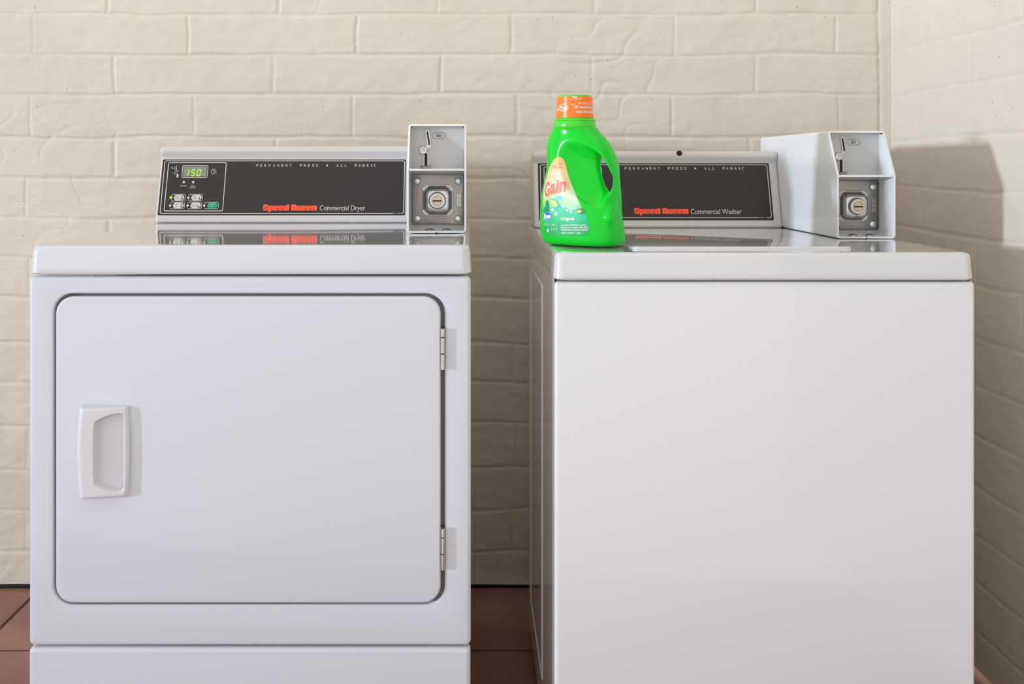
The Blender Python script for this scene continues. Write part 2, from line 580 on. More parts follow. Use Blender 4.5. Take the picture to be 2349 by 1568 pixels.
def console(name, parent, x0, x1, yb, zb, topy, topz, m, rc=0.012):
    """control console: raked face, cove and roll along its top"""
    s_ = Vector((0, topy-yb, topz-zb)); Ls = s_.length; s_.normalize()
    n_ = Vector((0, -s_.z, s_.y))
    def mp(x, t, s):     # t = outwards from the face
        return (x, yb+s_.y*s+n_.y*t, zb+s_.z*s+n_.z*t)
    ss = np.unique(np.concatenate([np.linspace(0, 0.012, 8), np.linspace(0.012, Ls-0.032, 6), np.linspace(Ls-0.032, Ls, 26)]))
    E = 0.009
    cols = np.concatenate([np.linspace(0, 1, 9)**1.5*0.014, np.linspace(0.03, 0.5, 8)])
    P = []
    for s in ss:
        # corner rounding of the outline
        ins = 0
        if Ls-s < rc: ins = rc-math.sqrt(max(rc*rc-(rc-(Ls-s))**2, 0))
        if s < 0.006: ins = max(ins, 0.006-math.sqrt(max(0.006**2-(0.006-s)**2, 0)))
        # profile across the top: face, cove, roll
        u = Ls-s
        t = 0
        if u < 0.030:
            k = (0.030-u)/0.018
            k = min(max(k, 0), 1)
            t += 0.0105*k*k*(3-2*k)
        if u < E: t -= E-math.sqrt(max(E*E-(E-u)**2, 0))
        if s < 0.005: t -= (0.005-math.sqrt(max(0.005**2-(0.005-s)**2, 0)))
        hw = (x1-x0)/2-ins
        xc = (x0+x1)/2
        row = []
        dist = [c for c in cols[:9]]
        xs = [(-hw+d, d) for d in dist]+[((-hw+0.014)+(2*hw-0.028)*q, 1) for q in np.linspace(0, 1, 12)[1:-1]]+[(hw-d, d) for d in dist[::-1]]
        for xx, d in xs:
            te = 0
            if d < 0.007: te = -(0.007-math.sqrt(max(0.007**2-(0.007-d)**2, 0)))
            row.append(mp(xc+xx, t+te, s))
        P.append(row)
    n = len(P[0])
    v = [p for r in P for p in r]
    f = []
    for i in range(len(P)-1):
        for j in range(n-1):
            f.append((i*n+j, i*n+j+1, (i+1)*n+j+1, (i+1)*n+j))
    # skirt to the back
    per = [i*n for i in range(len(P))]+[(len(P)-1)*n+j for j in range(1, n)]+[i*n+n-1 for i in range(len(P)-2, -1, -1)]+[j for j in range(n-2, 0, -1)]
    base = len(v)
    for q in per:
        x, y, z = v[q]
        v.append((x, min(max(y+0.07, 2.165), 2.19), z))
    k = len(per)
    for i in range(k):
        f.append((per[i], per[(i+1) % k], base+(i+1) % k, base+i))
    f.append(tuple(range(base, base+k)))
    o = build(name, v, f, m, parent, angle=55)
    def at(px, py):
        """metric (x along, s up the face) of the face point seen in direction (px, py)"""
        d = Vector(((px-VX)/FPX, 1.0, (VY-py)/FPX))
        p0 = Vector((0, yb, zb)); org = Vector((0, 0, EYE))
        k = (p0-org).dot(n_)/d.dot(n_)
        h = org+d*k
        return h.x, (h-p0).dot(s_)
    return o, mp, at

def spaced(mb, mp, at, s, lefts, y0, y1, wpx, t):
    for ch, px in zip(s, lefts):
        a = at(px, y1); b = at(px+(wpx*0.35 if ch == 'I' else wpx), y0)
        mb.add(*text(ch, a[0], b[0], a[1], b[1], mp, t))

def control_panel(parent, mp, at, corners, hide_right, spec):
    """black film panel with its printed border and lettering"""
    (lx, ly), (rx, ry) = corners
    a = at(lx, ly); b = at(rx, ry)
    x0, s0, x1, s1 = a[0], a[1], b[0], b[1]
    q = lambda x, y, z: mp(x, y, z)
    T = 0.0012
    mb = Mb()
    rings = [[mp(x, t, z) for x, z in rrect(x0+i, x1-i, s0+i, s1-i, 0.002, 3)] for t, i in ((-0.0005, 0), (T-0.0003, 0), (T, 0.0003))]
    mb.add(*loft(rings))
    pan = mb.out('control_panel', PANELB, parent)
    return pan, (x0, x1, s0, s1), T

def lettering(parent, name, mb, m): return mb.out(name, m, parent, smooth=False)

def coin_box(parent, X, Y, Zb, W=0.108, Ht=0.200, D=0.46, name='coin_box'):
    """sheet-metal coin meter: open-front sleeve, sloped upper cheeks, recessed plates"""
    th = 0.0035; div = 0.117; set_ = 0.047; rc = 0.65
    X1 = X+W
    mb = Mb()
    r = 0.006
    # side profile (y back from front, z): vertical to the shelf, then raked back
    prof = [(0.0, 0.0), (0.0, div-0.002), (0.0015, div+0.003), (set_, Ht)]
    def yfront(z):
        if z <= div: return 0.0
        return set_*(z-div)/(Ht-div)
    n = 6
    outer = rrect(X, X1, Zb, Zb+Ht, r, n)
    inner = rrect(X+th, X1-th, Zb+th, Zb+Ht-th, r-th+0.001, n)
    # sides need intermediate points at the shelf height
    def dens(o):
        res = []
        m_ = len(o)
        for i in range(m_):
            p, q_ = o[i], o[(i+1) % m_]
            res.append(p)
            if abs(p[0]-q_[0]) < 1e-6 and abs(p[1]-q_[1]) > 0.05:
                zz = Zb+div
                lst = [zz-0.004, zz, zz+0.004]
                if q_[1] < p[1]: lst = lst[::-1]
                for z_ in lst: res.append((p[0], z_))
        return res
    outer, inner = dens(outer), dens(inner)
    m0 = len(outer)
    rings = [[(x, Y+D, z) for x, z in outer],
             [(x, Y+yfront(z-Zb)+0.0008, z) for x, z in outer],
             [(x+(0.0008 if x < X+W/2 else -0.0008), Y+yfront(z-Zb), z+(0.0008 if z < Zb+Ht/2 else -0.0008)) for x, z in outer],
             [(x, Y+yfront(z-Zb), z) for x, z in inner],
             [(x, Y+0.0675, z) for x, z in inner]]
    v, f = loft(rings, True, False)
    mb.add(v, f)
    shell = mb.out(name, BOXWHITE, parent, angle=40)
    tag(shell, 'white open-fronted coin box')
    # shelf between the two compartments, with its small front lip
    mb = Mb()
    mb.add(*slab(X+th, X1-th, Zb+div-0.004, Zb+div, Y+0.0005, Y+0.0685, 0.001, 0.001, n=2, bn=2))
    mb.out('shelf', BOXWHITE, shell)
    yp = Y+0.065
    # upper plate
    mb = Mb()
    mb.add(*box(X+th, X1-th, yp, yp+0.002, Zb+div, Zb+Ht-th))
    mb.out('coin_plate', BOXGREY, shell)
    # little dark notches in the top corners and tabs
    for sx_ in (X+th+0.0015, X1-th-0.0015):
        mb = Mb(); mb.add(*box(sx_-0.0016, sx_+0.0016, Y+set_-0.0004, Y+set_+0.004, Zb+Ht-th-0.0022, Zb+Ht-th+0.0004))
        mb.out('corner_notch', BLACK, shell)
    # lower chrome money door
    mb = Mb()
    px0, px1, pz0, pz1 = X+0.0055, X1-0.0050, Zb+0.0118, Zb+0.107
    mb.add(*box(X+th, X1-th, yp+0.002, yp+0.003, Zb+th, Zb+div-0.004))
    mb.out('door_recess', BOXGREY, shell)
    mb = Mb()
    mb.add(*slab(px0, px1, pz0, pz1, yp-0.002, yp+0.002, 0.002, 0.0008, n=3, bn=3))
    mb.out('money_door', STEEL, shell)
    mb = Mb()
    idm = lambda x, y, z: (x, y, z)
    mb.add(*rr_line(px0+0.002, px1-0.002, pz0+0.002, pz1-0.002, 0.001, 0.0005, idm, yp-0.0023))
    mb.out('door_seam', INKD, shell)
    # lock boss: rounded square dish rim and dome
    cx, cz = X+0.0540, Zb+0.0575
    mb = Mb()
    def rsq(h, rr, y): return [(x, y, z) for x, z in rrect(cx-h, cx+h, cz-h, cz+h, rr, 8)]
    yb_ = yp-0.002
    rings = [rsq(0.0300, 0.014, yb_+0.0005), rsq(0.0292, 0.0135, yb_-0.0012), rsq(0.0275, 0.013, yb_-0.0016), rsq(0.0262, 0.0125, yb_-0.0004),
             rsq(0.0250, 0.012, yb_-0.006), rsq(0.0232, 0.0115, yb_-0.0130), rsq(0.0205, 0.0110, yb_-0.0172), rsq(0.0180, 0.0120, yb_-0.0188), rsq(0.0160, 0.0140, yb_-0.0192)]
    mb.add(*loft(rings))
    mb.out('lock_housing', CHROME, shell, angle=50)
    mb = Mb()
    yl = yb_-0.0192
    mb.add(*disc_lathe(cx, cz, [(0.0165, yl+0.002), (0.0165, yl-0.001), (0.0150, yl-0.006), (0.0140, yl-0.0072), (0.0130, yl-0.0074), (0.0095, yl-0.0074), (0.0092, yl-0.0066)], n=40))
    mb.out('lock_ring', CHROME, shell)
    mb = Mb()
    mb.add(*disc_lathe(cx, cz, [(0.0088, yl-0.006), (0.0088, yl-0.0074), (0.0082, yl-0.0080)], n=36))
    mb.out('lock_plug', BRASS, shell)
    mb = Mb()
    mb.add(*box(cx-0.0080, cx+0.0080, yl-0.0086, yl-0.0076, cz-0.0016, cz+0.0012))
    mb.out('key_slot', BLACK, shell)
    for sx_, sz_ in ((0.0149, 0.094), (0.0930, 0.094), (0.0155, 0.0225), (0.0925, 0.0222)):
        mb = Mb()
        R_ = 0.0073
        pr = [(R_, yb_+0.0005), (R_, yb_-0.0006)]+[(R_*math.cos(a), yb_-0.0006-0.0035*math.sin(a)) for a in np.linspace(0.15, 1.50, 8)]
        mb.add(*disc_lathe(X+sx_, Zb+sz_, pr, n=24))
        mb.out('screw', ZINC, shell)
    # embossed mark on the money door
    mb = Mb()
    ex = X+0.0942
    mb.add(*rr_line(ex-0.0028, ex+0.0028, Zb+0.0465, Zb+0.0695, 0.0022, 0.0007, idm, yp-0.0024))
    for k in range(3):
        zc_ = Zb+0.0505+k*0.0075
        o_ = [(ex+0.0018*math.cos(a), zc_+0.0026*math.sin(a)) for a in np.linspace(0, 2*PI, 17)[:-1]]
        i_ = [(ex+0.0010*math.cos(a), zc_+0.0018*math.sin(a)) for a in np.linspace(0, 2*PI, 17)[:-1]]
        mb.add(*strip(o_, i_, idm, yp-0.0024))
    mb.out('embossed_mark', ZINC, shell)
    # two dark rounded plugs in the sleeve's bottom
    for k in (0.040, 0.0715):
        mb = Mb()
        rings = [[(X+k+rr*math.cos(a), Y+0.028+rr*math.sin(a), z) for a in np.linspace(0, 2*PI, 25)[:-1]] for rr, z in ((0.0085, Zb+th-0.0005), (0.0080, Zb+th+0.0015), (0.004, Zb+th+0.0034))]
        mb.add(*loft(rings))
        mb.out('floor_screw', STEEL, shell)
    mb = Mb(); mb.add(*slab(X+W/2-0.0010, X+W/2+0.0010, Zb-0.0001, Zb+0.0022, Y-0.0004, Y+0.003, 0.0008, 0.0002, n=2, bn=1))
    mb.out('drain_notch', BLACK, shell)
    # coin slide: slanted slot, round pivot, lower slot and return cup
    qx = lambda px: X+(px-145)/5.405*1.774/FPX*1.0-0.0005
    # metric offsets on the plate measured from the box corner
    def L(u, w_): return X+u, Zb+w_
    ax, az = L(0.0345, 0.186); bx, bz = L(0.0382, 0.163)
    mb = Mb()
    up = capsule2(bx, bz-0.0035, ax, az, 0.0037)
    mb.add(*loft([[(x, y, z) for x, z in up] for y in (yp, yp-0.0022)]))
    kx, kz = L(0.0268, 0.1515)
    dg = capsule2(kx+0.001, kz+0.002, bx+0.0006, bz-0.0028, 0.0034)
    mb.add(*loft([[(x, y, z) for x, z in dg] for y in (yp, yp-0.0019)]))
    lw = capsule2(*L(0.0318, 0.1225), *L(0.0318, 0.1445), 0.0045)
    mb.add(*loft([[(x, y, z) for x, z in lw] for y in (yp, yp-0.0021)]))
    mb.out('coin_slot', CHROME, shell)
    mb = Mb()
    s1 = capsule2(bx, bz, ax, az-0.0005, 0.0015)
    mb.add(*loft([[(x, y, z) for x, z in s1] for y in (yp-0.0018, yp-0.0025)]))
    s2 = [(L(0.0318, 0)[0]+a*0.0028, Zb+z) for a, z in ((-1, 0.1215), (1, 0.1215), (1, 0.1435), (0.5, 0.1462), (-0.5, 0.1462), (-1, 0.1435))]
    mb.add(*loft([[(x, y, z) for x, z in s2] for y in (yp-0.0018, yp-0.0025)]))
    mb.out('slot_opening', BLACK, shell)
    mb = Mb()
    mb.add(*disc_lathe(kx, kz, [(0.0078, yp-0.001), (0.0078, yp-0.004), (0.0068, yp-0.0058), (0.0035, yp-0.0064), (0.0028, yp-0.0058), (0.001, yp-0.0056)], n=28))
    mb.out('slide_knob', CHROME, shell)
    mb = Mb()
    fl_ = capsule2(*L(0.0250, 0.1195), *L(0.0385, 0.1195), 0.0030)
    rings = [[(x, yp, z) for x, z in fl_], [(x, yp-0.006, z) for x, z in fl_], [((x-X-0.0318)*0.8+X+0.0318, yp-0.0075, (z-Zb-0.1195)*0.6+Zb+0.1195) for x, z in fl_]]
    mb.add(*loft(rings))
    mb.out('coin_return_cup', STEEL, shell)
    # price hexagon
    hx0, hx1, hz, hh = X+0.0425, X+0.0700, Zb+0.1790, 0.0058
    def hexa(k):
        return [(hx0+k, hz), (hx0+0.0045+k*0.5, hz-hh+k), (hx1-0.0045-k*0.5, hz-hh+k), (hx1-k, hz), (hx1-0.0045-k*0.5, hz+hh-k), (hx0+0.0045+k*0.5, hz+hh-k)]
    mb = Mb()
    mb.add(*strip(hexa(0), hexa(0.0005), idm, yp-0.0004))
    mb.add(*text('25', hx0+0.0090, hx0+0.0155, hz-0.0024, hz+0.0024, idm, yp-0.0004, bold=0.03))
    mb.add(*text('¢', hx0+0.0163, hx0+0.0190, hz-0.0024, hz+0.0022, idm, yp-0.0004))
    mb.out('price_label', INKD, shell, smooth=False)
    return shell

# ================================================================== dryer
dry = empty('clothes_dryer', (fx(572), FRONT+0.33, 0.0))
tag(dry, 'white front-loading coin-operated clothes dryer with square door, left of the washer', 'clothes dryer')
DX0, DX1 = fx(65), fx(1080)
DZT = EYE-0.1228
dzs = fz(631)          # underside of the worktop skirt
YB = 2.165
mb = Mb()
mb.add(*box(DX0+0.004, DX1-0.004, FRONT+0.016, YB, 0.02, dzs-0.002))
mb.out('cabinet', SIDEENAMEL, dry)
worktop('worktop', dry, DX0+0.0005, DX1, FRONT, YB+0.012, dzs+0.0012, DZT, DRYTOP)
H = (fx(121.5), fx(1020), fz(1386.5), fz(673))
mb = Mb()
v, f = frame_plate(DX0, DX1, fz(1481.5), fz(634), FRONT+0.0005, FRONT+0.018, 0.008, 0.0065, H, 0.030, 0.003, 0.010)
mb.add(v, f)
mb.out('front_panel', ENAMEL, dry, angle=60)
mb = Mb()
mb.add(*slab(H[0]+0.0002, H[1]-0.0002, H[2]+0.0002, H[3]-0.0002, FRONT+0.0094, FRONT+0.012, 0.03, 0.0002, n=8, bn=1))
mb.out('door_frame', GASKET, dry)
mb = Mb()
mb.add(*slab(DX0-0.0005, DX1-0.0005, 0.03, fz(1486), FRONT+0.0005, FRONT+0.018, 0.008, 0.0070))
mb.out('kick_panel', ENAMEL, dry, angle=60)
for px in (120, 1020):
    mb = Mb()
    mb.add(*lathe_z(fx(px), FRONT+0.08, [(0.02, 0.0), (0.02, 0.008), (0.008, 0.009), (0.008, 0.032)], 20))
    mb.out('foot', DARK, dry)
# door
dx0, dx1, dz0, dz1 = fx(130), fx(1011), fz(1380), fz(679)
mb = Mb()
mb.add(*slab(dx0, dx1, dz0, dz1, FRONT-0.0045, FRONT+0.009, 0.027, 0.0035))
door = mb.out('door', ENAMEL, dry, angle=60)
# cup handle: raised, bowed at both sides, deep finger pocket open towards the right
def handle():
    cx = fx(245.5)-0.0005; z0, z1 = fz(1134), fz(928); Hh = (z1-z0)/2; zc_ = (z0+z1)/2
    N, M = 110, 150
    P = np.zeros((M+1, N+1, 3))
    for i in range(M+1):
        w_ = -1+2*i/M
        # cluster rows at the ends
        w_ = math.sin(w_*PI/2)*0.5+w_*0.5
        left = -0.0345-0.0045*(1-w_*w_)
        right = 0.0360+0.0030*(1-w_*w_)
        for j in range(N+1):
            pl = -0.0100-0.0032*(1-w_*w_)
            if j <= 30: x = left+(pl-left)*(j/30)**0.8
            else: x = pl+(right-pl)*((j-30)/(N-30))**1.25
            z = w_*Hh
            dl, dr, dt = x-left, right-x, Hh-abs(z)
            rr = 0.0105
            lift = 0.0200-0.0122*max(0, (x-left)/(right-left))**1.3
            t = lift
            for d, r_ in ((dl, 0.0095), (dr, 0.0052), (dt, 0.0052)):
                if d < r_: t -= (r_-math.sqrt(max(r_*r_-(r_-d)**2, 0)))*min(1.0, lift/r_)
            # pocket
            pr = 0.0335+0.0005*(1-w_*w_)-0.0035+0.0010
            # slanted upper and lower pocket ends
            cxp = (x-pl)/(pr-pl)
            top = Hh-0.0085-0.0125*(1-min(max(cxp, 0), 1))**2.2
            k1 = x-pl; k2 = pr-x; k3 = top-abs(z)
            if k1 > 0 and k2 > 0 and k3 > 0:
                a = min(k1/0.0026, 1); a = a*a*(3-2*a)
                b_ = min(k2/0.0095, 1)
                c_ = min(k3/0.0060, 1); c_ = c_*c_*(3-2*c_)
                sb = b_*0.8+0.2*math.sin(b_*PI/2)
                depth = 0.0180*a*c_*sb
                t = max(t-depth, 0.0006)
            P[i, j] = (cx+x, FRONT-0.0045-t+0.0, zc_+z)
    R, K = P.shape[:2]
    v = [tuple(p) for p in P.reshape(-1, 3)]
    idx = lambda a, b: a*K+b
    f = [(idx(a, b), idx(a, b+1), idx(a+1, b+1), idx(a+1, b)) for a in range(R-1) for b in range(K-1)]
    per = [idx(a, 0) for a in range(R)]+[idx(R-1, b) for b in range(1, K)]+[idx(a, K-1) for a in range(R-2, -1, -1)]+[idx(0, b) for b in range(K-2, 0, -1)]
    base = len(v)
    for q in per: v.append((v[q][0], FRONT-0.0042, v[q][2]))
    k = len(per)
    for i in range(k): f.append((per[i], per[(i+1) % k], base+(i+1) % k, base+i))
    return build('door_handle', v, f, HANDLEP, door, angle=70)
handle()
# hinges: knuckle barrel of three lengths on a leaf that runs into the gap
for (ya, yb2) in ((751, 847), (1208, 1305)):
    za, zb_ = fz(yb2), fz(ya)
    hx = fx(1015.5)
    mb = Mb()
    mb.add(*box(hx-0.0032, hx+0.0034, FRONT-0.001, FRONT+0.009, za+0.0005, zb_-0.0005))
    hg = mb.out('hinge', STEEL, dry)
    tag(hg, 'chrome hinge')
    cuts = [0, 0.39, 0.78, 1.0]
    for k in range(3):
        q0 = za+(zb_-za)*cuts[k]+0.0003; q1 = za+(zb_-za)*cuts[k+1]-0.0003
        mb = Mb()
        mb.add(*lathe_z(hx, FRONT-0.0042, [(0.0022, q0), (0.0034, q0+0.0007), (0.0034, q1-0.0007), (0.0022, q1)], 20))
        mb.out('hinge_knuckle', CHROME, hg)

# console of the dryer
con, mpD, atD = console('console', dry, -0.6775, -0.1165, 2.040, DZT+0.0012, 2.090, EYE+0.0425, PLASTIC)
mb = Mb()
mb.add(*slab(-0.671, -0.120, DZT-0.001, DZT+0.0022, 2.048, 2.150, 0.001, 0.0005, n=2, bn=1))
mb.out('console_base', DARK, dry)
pan, (x0, x1, s0, s1), T = control_panel(dry, mpD, atD, ((361.5, 493.5), (931.0, 366)), True, None)
TT = T+0.0004
ln = 0.0016
# printed border with a break for the part number
mb = Mb()
bx0, bs0 = atD(367.5, 489.5); bx1, bs1 = atD(932, 368.6)
bx1 = x1-0.0025
bs0 = atD(400, 489.6)[1]; bs1 = atD(400, 369.2)[1]; bx0 = x0+0.0052
mb.add(*rr_line(bx0, bx1, bs0, bs1, 0.004, ln, mpD, TT))
lettering(pan, 'border_line', mb, INKW)
mb = Mb()
ga, gb = atD(902, 489)[0], atD(921, 489)[0]
mb.add(*flat([(ga, bs0-0.0014), (gb, bs0-0.0014), (gb, bs0+0.0014), (ga, bs0+0.0014)], mpD, TT+0.0002))
lettering(pan, 'border_gap', mb, PANELB)
mb = Mb()
mb.add(*text('511229', ga+0.001, gb-0.001, bs0-0.0010, bs0+0.0012, mpD, TT+0.0004))
lettering(pan, 'part_number', mb, PILL)
mb = Mb()
i0, j0 = atD(374.5, 484); i1, j1 = atD(513, 373.2)
i0 = bx0+0.0082
mb.add(*rr_line(i0, i0+0.1262, j0, j1, 0.003, ln, mpD, TT))
lettering(pan, 'control_outline', mb, INKW)

def press_line(pan, mp, at, ox, oy, k, y0, y1, w_, lefts, dot, name='heading'):
    mb = Mb()
    L1 = 'PERMANENTPRESSALLFABRIC'
    spaced(mb, mp, at, L1, [ox+q/k for q in lefts], y0, y1, w_, TT)
    c = at(ox+dot/k, (y0+y1)/2)
    mb.add(*flat([(c[0]+0.0021*math.cos(a), c[1]+0.0021*math.sin(a)) for a in np.linspace(0, 2*PI, 17)[:-1]], mp, TT))
    return lettering(pan, name, mb, INKW)
lD = [160, 210, 262, 315, 373, 427, 482, 532, 585, 718, 770, 822, 874, 925, 1188, 1243, 1293, 1425, 1473, 1523, 1577, 1633, 1667]
press_line(pan, mpD, atD, 560, 320, 5.6, 376.8, 382.8, 4.8, lD, 1068)

def brand(pan, mp, at, xs, ys, xs2, ys2, tail):
    mb = Mb()
    a = at(xs[0], ys[1]); b = at(xs[1], ys[0])
    # two heavy words set close
    dark = Mb()
    H_ = b[1]-a[1]; base = a[1]+H_*0.20; W_ = b[0]-a[0]
    # widths of the ten glyphs measured across the two words, heights 0..1 above the baseline
    cells = [('S', 0.0, 0.098), ('p', 0.101, 0.192), ('e', 0.195, 0.283), ('e', 0.286, 0.374), ('d', 0.377, 0.484),
             ('Q', 0.517, 0.617), ('u', 0.620, 0.708), ('e', 0.711, 0.800), ('e', 0.803, 0.892), ('n', 0.895, 1.0)]
    XH, CH, DS = 0.66, 0.80, -0.20
    sl = 0.052
    def R_(x0_, x1_, z0_, z1_, rr, m_=mb, t=TT):
        x0_, x1_, z0_, z1_ = a[0]+W_*x0_, a[0]+W_*x1_, base+H_*z0_, base+H_*z1_
        m_.add(*flat(rrect(x0_, x1_, z0_, z1_, rr, 4), mp, t))
    def D_(x0_, x1_, z0_, z1_): R_(x0_, x1_, z0_, z1_, 0.0001, dark, TT+0.0004)
    for n_, (ch, c0, c1) in enumerate(cells):
        w_ = c1-c0; cx_ = (c0+c1)/2; t_ = TT+n_*0.00001
        th_ = 0.006
        if ch == 'S':
            R_(c0, c1, 0, CH, 0.0028, t=t_); D_(cx_, c1+0.001, 0.50, 0.50+sl); D_(c0-0.001, cx_, 0.25, 0.25+sl)
            D_(cx_-w_*0.16, cx_+w_*0.02, 0.50, 0.50+sl); D_(cx_-w_*0.02, cx_+w_*0.16, 0.25, 0.25+sl)
        elif ch == 'p':
            R_(c0+w_*0.1, c1, 0, XH, 0.0025, t=t_); R_(c0, cx_-w_*0.05, DS, XH, 0.0003, t=t_+0.000004); D_(cx_-th_/2, cx_+th_/2, 0.17, 0.49)
        elif ch == 'e':
            R_(c0, c1, 0, XH, 0.0026, t=t_); D_(cx_-w_*0.12, cx_+w_*0.12, 0.42, 0.42+sl); D_(cx_-w_*0.10, c1+0.001, 0.20, 0.20+sl)
        elif ch == 'd':
            R_(c0, c1-w_*0.10, 0, XH, 0.0025, t=t_); R_(cx_+w_*0.05, c1, 0, CH, 0.0003, t=t_+0.000004); D_(cx_-th_/2, cx_+th_/2, 0.17, 0.49)
        elif ch == 'Q':
            R_(c0, c1, 0, CH, 0.0028, t=t_); D_(cx_-th_/2, cx_+th_/2, 0.20, 0.60); R_(cx_, c1+0.004, -0.02, 0.16, 0.0004, t=t_+0.000004)
        elif ch == 'u':
            R_(c0, c1, 0, XH, 0.0014, t=t_); D_(cx_-th_/2, cx_+th_/2, 0.20, XH+0.01)
        elif ch == 'n':
            R_(c0, c1, 0, XH, 0.0014, t=t_); D_(cx_-th_/2, cx_+th_/2, -0.01, 0.46)
    lettering(pan, 'letter_counters', dark, PANELB)
    lettering(pan, 'maker_name', mb, INKR)
    mb = Mb()
    a = at(xs2[0], ys2[1]); b = at(xs2[1], ys2[0])
    mb.add(*text(tail, a[0], b[0], a[1], b[1], mp, TT))
    lettering(pan, 'machine_name', mb, INKW)
brand(pan, mpD, atD, (603, 728), (469.3, 486.5), (733.3, 838), (471.5, 486.3), 'Commercial Dryer')

# control cluster
zx = lambda a, b: atD(340+a/7.127, 320+b/7.127)
def pic(name, mb, m): return lettering(pan, name, mb, m)
# display
a = zx(552, 622); b = zx(982, 430)
mb = Mb()
mb.add(*rr_line(a[0], b[0], a[1], b[1], 0.0025, 0.0013, mpD, TT))
pic('display_bezel', mb, INKW)
mb = Mb(); mb.add(*flat(rrect(a[0]+0.002, b[0]-0.002, a[1]+0.002, b[1]-0.002, 0.002, 4), mpD, TT))
pic('display', mb, LCD)
def seg7(mb, x, s, w_, h_, segs, sh=0.16, th=0.0022):
    k = w_; g_ = 0.0004
    S_ = {'a': (0, h_, k, h_), 'g': (0, h_/2, k, h_/2), 'd': (0, 0, k, 0), 'f': (0, h_/2, 0, h_), 'e': (0, 0, 0, h_/2), 'b': (k, h_/2, k, h_), 'c': (k, 0, k, h_/2)}
    for q in segs:
        xa, za, xb, zb_ = S_[q]
        d = Vector((xb-xa, zb_-za)); L_ = d.length; d /= L_; n_ = Vector((-d.y, d.x))*th/2
        A = Vector((xa, za))+d*g_; B = Vector((xb, zb_))-d*g_
        pts = [A, A+d*th/2-n_, B-d*th/2-n_, B, B-d*th/2+n_, A+d*th/2+n_]
        mb.add(*flat([(x+p.x+sh*p.y, s+p.y) for p in pts], mpD, TT+0.0004))
mb = Mb()
p0 = zx(650, 597); hh = zx(650, 494)[1]-p0[1]; cw = (zx(760, 597)[0]-zx(700, 597)[0])
seg7(mb, zx(648, 597)[0]-cw*0.0, p0[1], cw, hh, 'fe')
seg7(mb, zx(703, 597)[0], p0[1], cw*0.82, hh, 'afgcd')
seg7(mb, zx(795, 597)[0], p0[1], cw*0.88, hh, 'abcdef')
pic('display_digits', mb, LIT)
# clock icon
c = zx(1072, 523); r_ = zx(1115, 523)[0]-c[0]
mb = Mb()
circ = lambda c, r: [(c[0]+r*math.cos(t), c[1]+r*math.sin(t)) for t in np.linspace(0, 2*PI, 25)[:-1]]
mb.add(*strip(circ(c, r_), circ(c, r_-0.0008), mpD, TT))
mb.add(*flat([(c[0]-0.0004, c[1]), (c[0]+0.0004, c[1]), (c[0]+0.0002, c[1]+r_*0.6), (c[0]-0.0002, c[1]+r_*0.6)], mpD, TT))
mb.add(*flat([(c[0]-0.0012, c[1]-0.0005), (c[0]+r_*0.5, c[1]-0.0004), (c[0]+r_*0.5, c[1]+0.0002), (c[0]-0.0012, c[1]+0.0007)], mpD, TT+0.0001))
pic('clock_symbol', mb, INKW)
# coin and card symbols
mb = Mb()
a = zx(375, 484); b = zx(418, 456)
mb.add(*text('10¢', a[0], b[0], a[1], b[1], mpD, TT))
out = [zx(462, 430), zx(474, 430), zx(472, 508), zx(446, 505), zx(428, 480)]
inn = [zx(464, 438), zx(468, 437), zx(466, 500), zx(449, 498), zx(435, 480)]
mb.add(*strip(out, inn, mpD, TT))
l1, l2 = zx(405, 547), zx(500, 513)
mb.add(*flat([l1, (l1[0]+0.0003, l1[1]-0.0006), (l2[0]+0.0003, l2[1]-0.0006), l2], mpD, TT))
a = zx(432, 578); b = zx(478, 552)
mb.add(*text('25¢', a[0], b[0], a[1], b[1], mpD, TT))
mb.add(*flat([zx(468, 622), zx(462, 590), zx(474, 585), zx(480, 556), zx(487, 560), zx(490, 572), zx(501, 578), zx(500, 600), zx(488, 622)], mpD, TT+0.0001))
pic('payment_symbols', mb, PILL)
for px in (585, 740):
    c = zx(px, 698); mb = Mb()
    mb.add(*flat(circ(c, 0.0027), mpD, TT))
    pic('indicator_window', mb, PILL)
mb = Mb()
for s_, xa, xb, ya, yb2 in (('DRYING', 526, 634, 748, 770), ('COOL', 694, 770, 748, 768), ('DOWN', 688, 776, 776, 799)):
    a = zx(xa, yb2); b = zx(xb, ya)
    mb.add(*text(s_, a[0], b[0], a[1], b[1], mpD, TT))
pic('indicator_caption', mb, PILL)
